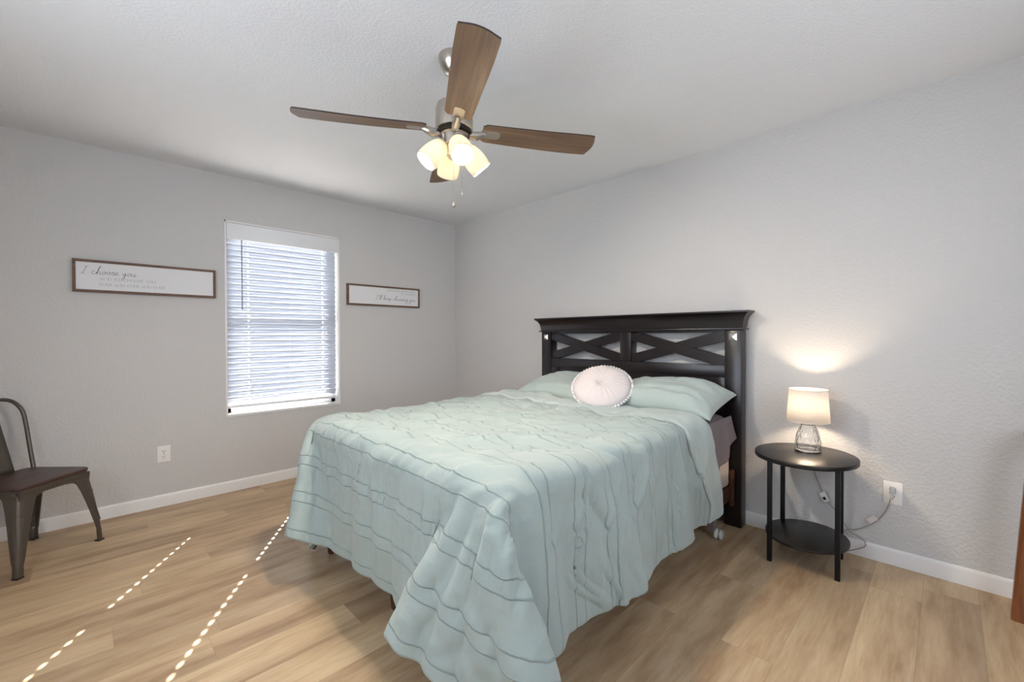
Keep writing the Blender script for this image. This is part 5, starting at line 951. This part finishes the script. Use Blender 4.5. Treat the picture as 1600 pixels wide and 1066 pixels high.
incu(lathe_obj('button', [(.001, -.004), (.010, -.002), (.012, .002), (.008, .006), (.001, .008)], M_VELVET, None, 16, Mc @ Matrix.Translation((0, 0, cz(0)))))
rnd = random.Random(2)
me_p = None
for k in range(58):
    a = 2*PI*k/58
    p = Mc @ Vector(((RC+.006)*math.cos(a), (RC+.006)*math.sin(a), rnd.uniform(-.002, .002)))
    if me_p is None:
        bm = bmesh.new(); bmesh.ops.create_icosphere(bm, subdivisions=2, radius=.0095)
        me_p = bpy.data.meshes.new('pom_pom'); bm.to_mesh(me_p); bm.free(); me_p.materials.append(M_POM); me_p.polygons.foreach_set('use_smooth', [True]*len(me_p.polygons))
    o = bpy.data.objects.new('pom_pom', me_p); COL.objects.link(o); o.location = p; incu(o)

# ------------------------------------------------------------------ side table
tb = empty('side_table', (-.268, -3.385, 0)); tag(tb, 'black side table with oval top and lower shelf beside the bed', 'side table')
def oval(name, z0, z1, rx, ry, bev, cx, cy):
    bm = bmesh.new(); pts = [(cx+rx*math.cos(2*PI*k/72), cy+ry*math.sin(2*PI*k/72)) for k in range(72)]
    prism(bm, pts, 2, z0, z1, bev, 2); o = bm_obj(name, bm, M_BLACKT, None, True, 30); o.parent = tb; o.matrix_parent_inverse = Matrix.Translation(-Vector(tb.location)); return o
oval('tabletop', .545, .567, .252, .230, .003, -.268, -3.385)
oval('shelf', .128, .142, .204, .186, .002, -.272, -3.393)
for lx, ly in ((-.408, -3.256), (-.388, -3.545), (-.150, -3.256), (-.118, -3.520)):
    o = one_box('leg', (lx-.0105, ly-.0105, 0), (lx+.0105, ly+.0105, .545), M_BLACKM, bev=.0015); o.parent = tb; o.matrix_parent_inverse = Matrix.Translation(-Vector(tb.location))

# ------------------------------------------------------------------ table lamp
LX, LY, LZ = -.182, -3.382, .567
lp = empty('table_lamp', (LX, LY, LZ)); tag(lp, 'small lit lamp with cut glass base and white shade on the side table', 'lamp')
def crys(k, i):
    a = k/72*2*PI; z_ = i/22
    n_ = 8; s = abs(math.sin(n_*a/2+z_*5.0)); t = abs(math.sin(n_*a/2-z_*5.0))
    fade = math.sin(PI*min(1, max(0, z_)))**.4
    return 1-.10*fade*(1-min(s, t)**.8)
prof = []
for i in range(23):
    t = i/22; prof.append((.061 if t < .05 else .0615-.030*max(0, (t-.25)/.75)**2.0, .145*t))
lathe_obj('glass_base', prof, M_CRYSTAL, lp, 72, None, True, crys, 25).modifiers.new('shell', 'SOLIDIFY').thickness = .006
lathe_obj('neck', [(.027, .1455), (.027, .166), (.024, .168)], M_CLEAR, lp, 32)
lathe_obj('socket', [(.013, .168), (.013, .215)], M_PLATE, lp, 20)
lathe_obj('light_bulb', [(.004, .215), (.014, .222), (.022, .245), (.018, .262), (.006, .270)], M_LBULB, lp, 20)
sh = lathe_obj('lamp_shade', [(.100, .163), (.0885, .335)], M_SHADE, lp, 64, None, False); md = sh.modifiers.new('t', 'SOLIDIFY'); md.thickness = .0012
for z_, r_ in ((.163, .1002), (.335, .0887)):
    tube_obj('shade_rim', [(r_*math.cos(2*PI*k/64), r_*math.sin(2*PI*k/64), z_) for k in range(64)], .0016, M_SHADE, sh, 6, True)
bm = bmesh.new()
for k in range(3): a = 2*PI*k/3; tube(bm, [(.013*math.cos(a), .013*math.sin(a), .196), (.098*math.cos(a), .098*math.sin(a), .178)], .0012, 6)
lathe(bm, [(.0135, .192), (.0165, .192), (.0165, .198), (.0135, .198)], 20, cap=False)
bm_obj('shade_spider', bm, M_NICKEL, lp)
def wl(o, p=lp): o.parent = p; o.matrix_parent_inverse = Matrix.Translation(-Vector(lp.location)); return o
# cord: from the lamp over the back of the table, through the inline switch, down and up to the plug
c1 = catmull([(-.120, -3.382, .5705), (-.060, -3.372, .5705), (-.022, -3.368, .572), (-.011, -3.366, .545), (-.010, -3.380, .42), (-.014, -3.410, .33), (-.024, -3.424, .300)], 6)
c2 = catmull([(-.028, -3.440, .270), (-.028, -3.455, .250), (-.028, -3.480, .225), (-.027, -3.525, .157), (-.027, -3.548, .125), (-.029, -3.580, .112), (-.029, -3.610, .092), (-.030, -3.612, .068), (-.03, -3.590, .048), (-.034, -3.545, .022), (-.045, -3.49, .006), (-.06, -3.44, .005),
              (-.045, -3.47, .03), (-.03, -3.50, .09), (-.024, -3.535, .132), (-.022, -3.570, .142), (-.022, -3.612, .170), (-.022, -3.655, .213), (-.022, -3.690, .270), (-.024, -3.706, .318), (-.030, -3.712, .352)], 6)
cordo = wl(tube_obj('cord', c1, .0024, M_CORD, seg=6))
wl(tube_obj('cord', c2, .0024, M_CORD, seg=6))
bm = bmesh.new(); box(bm, (-.009, -.015, -.026), (.009, .015, .026), .004, 2, frame_M((-.026, -3.432, .285), (0, -.45, -.9), (1, 0, 0))); sw = wl(bm_obj('inline_switch', bm, M_PLATE))
bm = bmesh.new(); box(bm, (-.0108, -.007, -.010), (-.0085, .007, .006), .001, 1, frame_M((-.026, -3.434, .277), (0, -.45, -.9), (1, 0, 0))); k_ = bm_obj('switch_rocker', bm, M_SLOT); wl(k_)
bm = bmesh.new(); box(bm, (-.0004, -.013, -.022), (.0004, .013, .022), 0, 1, frame_M((-.024, -3.640, .218), (0, -.66, .72), (1, 0, 0))); box(bm, (-.0006, -.011, -.0035), (.0006, .011, .0035), 0, 1, frame_M((-.0246, -3.640, .218), (0, -.66, .72), (1, 0, 0)))
wl(bm_obj('cord_tag', bm, M_STICK))
bm = bmesh.new(); box(bm, (-.034, -3.730, .372), (-.0090, -3.708, .408), .005, 2); tube(bm, [(-.030, -3.716, .375), (-.031, -3.713, .350)], .004, 8); wl(bm_obj('plug', bm, M_CLEAR))

# ------------------------------------------------------------------ stool at the right edge (only one splayed leg is in the photo)
stl = empty('wooden_stool', (-.130, -4.342, 0)); tag(stl, 'reddish brown wooden stool whose chamfered splayed leg shows at the right edge by the wall', 'stool')
def chamfer_leg(p0, p1, w0, w1, c):
    bm = bmesh.new(); rings = []
    for p, w in ((p0, w0), (p0+(p1-p0)*.015, w0*1.0), (p1, w1)):
        cc = c*w/w0; pts = [(-w+cc, -w), (w-cc, -w), (w, -w+cc), (w, w-cc), (w-cc, w), (-w+cc, w), (-w, w-cc), (-w, -w+cc)]
        rings.append([bm.verts.new((p.x+a, p.y+b, p.z)) for a, b in pts])
    for i in range(2):
        for k in range(8): bm.faces.new((rings[i][k], rings[i][(k+1) % 8], rings[i+1][(k+1) % 8], rings[i+1][k]))
    bm.faces.new(rings[0][::-1]); bm.faces.new(rings[-1]); return bm
for sx, sy in ((-1, -1), (-1, 1), (1, 0)):
    p0 = Vector((sx*.085, sy*.205, 0)); p1 = Vector((sx*.072, sy*.163, .735))
    bm_obj('leg', chamfer_leg(p0, p1, .026, .024, .010), M_STOOL, stl, True, 30)
bm = bmesh.new(); box(bm, (-.100, -.186, .735), (.100, .186, .775), .012, 3); bm_obj('seat', bm, M_STOOL, stl)
tube_obj('stretcher', [(-.082, -.185, .25), (-.082, .185, .25)], .011, M_STOOL, stl, 10)

# ------------------------------------------------------------------ metal chair with a wooden seat
ch = empty('metal_chair', (-3.213, -.387, 0), math.radians(-136.8)); tag(ch, 'gunmetal cafe chair with a dark wooden seat at the left edge by the wall', 'chair')
# seat board: rounded square, slightly wider in front
def rsq(hw_f, hw_b, hd, r, n=8):
    pts = []
    for cx, cy, a0 in ((hw_f-r, hd-r, 0), (-hw_f+r, hd-r, 90), (-hw_b+r, -hd+r, 180), (hw_b-r, -hd+r, 270)):
        for k in range(n+1):
            a = math.radians(a0+90*k/n); pts.append((cx+r*math.cos(a), cy+r*math.sin(a)))
    return pts
bm = bmesh.new(); prism(bm, rsq(.188, .176, .182, .045), 2, .424, .442, .005, 3); bm_obj('seat', bm, M_SEATWOOD, ch, True, 30)
bm = bmesh.new(); prism(bm, rsq(.184, .172, .178, .043), 2, .398, .424, .002, 1); bm_obj('seat_pan', bm, M_GUN, ch, True, 30)
# legs: pressed channel, wide at the top and tapering, with a straight foot
def chair_leg(sx, sy):
    bm = bmesh.new(); secs = []; q_f = .97 if sy > 0 else 1.0
    prof = [(.003, .208, .0135), (.066, .205, .0135), (.076, .205, .0170), (.12, .201, .0220), (.18, .195, .0290), (.25, .187, .0370), (.32, .178, .0460), (.37, .171, .0560), (.415, .164, .0660)]
    for z_, c_, w in prof:
        cx, cy = sx*c_, sy*c_*(.97 if sy > 0 else 1.0)
        # outer corner rounded, legs of the L run inward along both edges
        ring = []
        out = [( .012, -w*1.25), (.014, -w*.4), (.010, .002), (.002, .010), (-w*.4, .014), (-w*1.25, .012)]
        inn = [(-w*1.25, .005), (-w*.4, .005), (-.004, 0), (0, -.004), (.005, -w*.4), (.005, -w*1.25)]
        if z_ < .070: out = [(.014, -.020), (.015, 0), (.010, .010), (0, .015), (-.020, .014)]; out = [(.011, -.018), (.012, -.007), (.010, .004), (.004, .010), (-.007, .012), (-.018, .011)]; inn = [(-.018, 0), (-.011, 0), (-.008, -.002), (-.002, -.008), (0, -.011), (0, -.018)]
        for (a, b) in out+inn: ring.append(bm.verts.new((cx+sx*a, cy+sy*b, z_)))
        secs.append(ring)
    for i in range(len(secs)-1):
        n = len(secs[i])
        for k in range(n): bm.faces.new((secs[i][k], secs[i][(k+1) % n], secs[i+1][(k+1) % n], secs[i+1][k]))
    bm.faces.new(secs[0][::-1]); bm.faces.new(secs[-1])
    o = bm_obj('leg', bm, M_GUN, ch, True, 35)
    bv = o.modifiers.new('b', 'BEVEL'); bv.width = .0015; bv.segments = 2; bv.limit_method = 'ANGLE'
    X_ = sorted((sx*(.208-.019), sx*(.208+.014))); Y_ = sorted((sy*.208*q_f-sy*.019, sy*.208*q_f+sy*.014))
    one_box('foot_cap', (X_[0], Y_[0], -.0002), (X_[1], Y_[1], .007), M_RUB, o, .002)
    return o
for sx in (-1, 1):
    for sy in (-1, 1): lg = chair_leg(sx, sy)
def emboss(sx, sy):
    qf = .97 if sy > 0 else 1.0
    def cc(z): return .208-.044*((z-.06)/.355)**1.25
    L, R = [], []
    for i in range(9):
        z = .125+.165*i/8; a = .004+.014*(i/8)**.8; c = cc(z)
        L.append((sx*(c+.004-a), sy*(c*qf+.0118), z)); R.append((sx*(c+.0118), sy*(c*qf+.004-a), z))
    c = cc(.308); mid = [(sx*(c+.001), sy*(c*qf+.0112), .302), (sx*(c+.0055), sy*(c*qf+.0055), .308), (sx*(c+.0112), sy*(c*qf+.001), .302)]
    return tube_obj('pressed_rib', catmull(L+mid+R[::-1], 3), .0022, M_GUN, None, 6)
for sx, sy in ((-1, 1), (1, 1)): e_ = emboss(sx, sy); e_.parent = ch
def apron(p0, p1, name='apron'):
    """sheet between two legs with an arched lower edge and rolled lip"""
    a, b = Vector(p0), Vector(p1); L = (b-a).length; d = (b-a)/L; nrm_ = Vector((d.y, -d.x, 0)); N = 28; bm = bmesh.new(); top_, bot, lip = [], [], []
    for i in range(N+1):
        t = i/N; s = abs(2*t-1); zb = .388-.110*max(0, (s-.30)/.70)**2.0
        if s > .95: zb += .0
        flare = (.415-zb)*.10
        P = a+d*(L*t); top_.append((P, .418)); bot.append((P+nrm_*flare, zb)); lip.append(tuple((P+nrm_*(flare+.001)).to_3d()[:2])+(zb,))
    T1 = [bm.verts.new((p.x, p.y, z_)) for p, z_ in top_]; B1 = [bm.verts.new((p.x, p.y, z_)) for p, z_ in bot]
    T2 = [bm.verts.new((p.x-nrm_.x*.0022, p.y-nrm_.y*.0022, z_)) for p, z_ in top_]; B2 = [bm.verts.new((p.x-nrm_.x*.0022, p.y-nrm_.y*.0022, z_)) for p, z_ in bot]
    for i in range(N):
        bm.faces.new((T1[i], T1[i+1], B1[i+1], B1[i])); bm.faces.new((T2[i], B2[i], B2[i+1], T2[i+1])); bm.faces.new((B1[i], B1[i+1], B2[i+1], B2[i])); bm.faces.new((T1[i], T2[i], T2[i+1], T1[i+1]))
    tube(bm, lip, .0035, 6)
    bm_obj(name, bm, M_GUN, ch, True, 50)
q_ = .176
apron((-q_, q_, 0), (q_, q_, 0)); apron((q_, q_, 0), (q_, -q_, 0)); apron((q_, -q_, 0), (-q_, -q_, 0)); apron((-q_, -q_, 0), (-q_, q_, 0))
bm = bmesh.new()
for s in (-1, 1): tube(bm, [(-.165, -.165*s, .372), (0, 0, .366), (.165, .165*s, .372)], .007, 8)
bm_obj('cross_brace', bm, M_BLACKM, ch)
hoop = catmull([(.165, -.150, .436), (.172, -.178, .55), (.182, -.215, .70), (.180, -.236, .775), (.150, -.250, .825), (.100, -.256, .845), (0, -.262, .850), (-.100, -.256, .845), (-.150, -.250, .825), (-.180, -.236, .775), (-.182, -.215, .70), (-.172, -.178, .55), (-.165, -.150, .436)], 8)
tube_obj('back_hoop', hoop, .0105, M_GUN, ch, 10)
vs, fs = [], []; NZ, NXs = 16, 6
for i in range(NZ+1):
    t = i/NZ; z_ = .436+.408*t; hw = .082-.020*min(1, t*1.15)+.02*max(0, t-.85)/.15*.5; yb_ = -.168-.094*t**1.0
    for k in range(NXs+1):
        s = 2*k/NXs-1; vs.append((s*hw, yb_-.010*(1-s*s)+.006, z_))
for i in range(NZ):
    for k in range(NXs): a = i*(NXs+1)+k; fs.append((a, a+1, a+NXs+2, a+NXs+1))
o = mesh_obj('back_splat', vs, fs, M_GUN, ch, angle=60); md = o.modifiers.new('s', 'SOLIDIFY'); md.thickness = .003

# ------------------------------------------------------------------ ceiling fan
FX, FY = -1.800, -2.360
fan = empty('ceiling_fan', (FX, FY, H)); tag(fan, 'ceiling fan with four wood-look blades and four lit frosted shades', 'ceiling fan')
def wf(o): return o
zo = -H
def fl(name, prof, mat, seg=48, M=None, cap=True, parent=fan, angle=40): return lathe_obj(name, [(r, z_-H) for r, z_ in prof], mat, parent, seg, M, cap, None, angle)
fl('canopy', [(.068, 2.4399), (.068, 2.425), (.062, 2.400), (.042, 2.368), (.024, 2.356)][::-1], M_NICKEL)
fl('downrod', [(.0125, 2.24), (.0125, 2.38)], M_NICKEL, 24)
fl('rod_collar', [(.032, 2.232), (.030, 2.262), (.018, 2.270)], M_NICKEL, 32)
fl('motor_housing', [(.066, 2.108), (.082, 2.116), (.084, 2.15), (.083, 2.20), (.076, 2.225), (.050, 2.236), (.030, 2.238)], M_NICKEL)
fl('flywheel', [(.070, 2.096), (.078, 2.100), (.078, 2.108), (.060, 2.110)], M_BLACKM)
fl('switch_housing', [(.046, 2.040), (.056, 2.046), (.058, 2.060), (.058, 2.088), (.064, 2.094)], M_NICKEL)
fl('light_fitter', [(.010, 1.985), (.024, 1.990), (.036, 2.008), (.044, 2.030), (.046, 2.041)], M_NICKEL)
def blade_mesh():
    # outline in local (r, t): root at .125, tip at .665, width .118 -> .140, rounded corners
    NRr, NT_ = 34, 8; r0, r1 = .125, .667; bm = bmesh.new(); topv, botv = [], []
    for i in range(NRr+1):
        u = i/NRr; r = r0+(r1-r0)*u; hw = (.057+.013*min(1, u*1.3))
        e = (r1-r)/.030
        if e < 1: hw -= .022*(1-math.sqrt(max(0, 1-(1-e)**2)))
        e = (r-r0)/.02
        if e < 1: hw -= .012*(1-math.sqrt(max(0, 1-(1-e)**2)))
        ft, fb = [], []
        for k in range(NT_+1):
            s = 2*k/NT_-1; t = s*hw; bow = -.004*math.sin(PI*u)+.0
            rr = r-(.010*s*s if i == NRr else 0)
            ft.append(bm.verts.new((rr, t, .003+bow))); fb.append(bm.verts.new((rr, t, -.003+bow)))
        topv.append(ft); botv.append(fb)
    for i in range(NRr):
        for k in range(NT_):
            bm.faces.new((topv[i][k], topv[i+1][k], topv[i+1][k+1], topv[i][k+1])); bm.faces.new((botv[i][k], botv[i][k+1], botv[i+1][k+1], botv[i+1][k]))
        for k, kk in ((0, 0), (NT_, NT_)):
            f = bm.faces.new((topv[i][k], botv[i][k], botv[i+1][k], topv[i+1][k])); f.material_index = 1
    for i in (0, NRr):
        for k in range(NT_): f = bm.faces.new((topv[i][k], topv[i][k+1], botv[i][k+1], botv[i][k])); f.material_index = 1
    bmesh.ops.recalc_face_normals(bm, faces=bm.faces[:]); return bm
bmb = blade_mesh(); me_b = bpy.data.meshes.new('blade'); bmb.to_mesh(me_b); bmb.free(); me_b.materials.append(M_BLADE); me_b.materials.append(M_BLACKEDGE)
bmk = bmesh.new()
# bracket: arm from the flywheel with a flat rounded pad under the blade
pts = [(.120, -.024), (.120, .024), (.198, .024), (.206, .018), (.210, 0), (.206, -.018), (.198, -.024)]
prism(bmk, pts, 2, -.0085, -.0030, .001, 1)
tube(bmk, [(.066, 0, -.018), (.095, 0, -.020), (.118, 0, -.012), (.14, 0, -.006)], .012, 10, radii=[.017, .020, .016, .010])
bmesh.ops.recalc_face_normals(bmk, faces=bmk.faces[:]); me_k = bpy.data.meshes.new('blade_bracket'); bmk.to_mesh(me_k); bmk.free(); me_k.materials.append(M_NICKEL); me_k.polygons.foreach_set('use_smooth', [True]*len(me_k.polygons)); me_k.set_sharp_from_angle(angle=.6)
PITCHB = math.radians(-12)
for k in range(4):
    a = math.radians(-30.5+90*k)
    for nm, me in (('blade', me_b), ('blade_bracket', me_k)):
        o = bpy.data.objects.new(nm, me); COL.objects.link(o); o.parent = fan
        o.matrix_local = Matrix.Translation((0, 0, 2.118-H)) @ Matrix.Rotation(a, 4, 'Z') @ Matrix.Rotation(PITCHB, 4, 'X')
shade_me = bulb_me = arm_me = None
def mk(bm, mat, smooth=True):
    bmesh.ops.recalc_face_normals(bm, faces=bm.faces[:]); me = bpy.data.meshes.new('m'); bm.to_mesh(me); bm.free(); me.materials.append(mat)
    me.polygons.foreach_set('use_smooth', [True]*len(me.polygons)); me.set_sharp_from_angle(angle=1.0); return me
bm = bmesh.new(); pr_ = [(.020, 0), (.031, .004), (.040, .018), (.046, .040), (.050, .066), (.0505, .090), (.049, .112), (.0475, .118)]
inner = [(r-.003, z_) for r, z_ in pr_]; full = pr_+inner[::-1][0:]; lathe(bm, full, 40, None, False); shade_me = mk(bm, M_FROST)
bm = bmesh.new(); lathe(bm, [(.003, .020), (.013, .024), (.015, .040), (.022, .058), (.024, .072), (.018, .088), (.004, .096)], 20); bulb_me = mk(bm, M_BULB)
bm = bmesh.new(); lathe(bm, [(.018, -.010), (.027, -.004), (.024, .004), (.014, .012), (.014, .026)], 24); tube(bm, [(0, 0, -.008), (0, 0, -.030)], .012, 10); arm_me = mk(bm, M_NICKEL)
for k in range(4):
    a = math.radians(-112+90*k); dr = Vector((math.cos(a), math.sin(a), 0))
    ax = (dr*math.sin(math.radians(42))+Vector((0, 0, -math.cos(math.radians(42))))).normalized()
    org = dr*.050+Vector((0, 0, 2.046-H)); Mx = frame_M(org, ax)
    ob = {}
    for nm, me in (('shade_holder', arm_me), ('glass_shade', shade_me), ('light_bulb', bulb_me)):
        o = bpy.data.objects.new(nm, me); COL.objects.link(o); o.parent = fan; o.matrix_local = Mx; ob[nm] = o
def to_fan(p): return (p[0], p[1], p[2]-H)
for (dx, dy), zb, pr3 in (((-.020, -.020), 1.79, [(.001, 0), (.007, -.003), (.0105, -.011), (.008, -.020), (.002, -.026)]), ((.018, -.030), 1.855, [(.001, 0), (.003, -.004), (.0045, -.016), (.003, -.026), (.001, -.030)])):
    o = tube_obj('pull_chain', [to_fan((dx, dy, 2.045)), to_fan((dx, dy, zb))], .0011, M_NICKEL, fan, 5)
    bm = bmesh.new(); lathe(bm, [(r, z_+zb-H) for r, z_ in pr3], 16, Matrix.Translation((dx, dy, 0))); bm_obj('chain_pendant', bm, M_NICKEL, o)
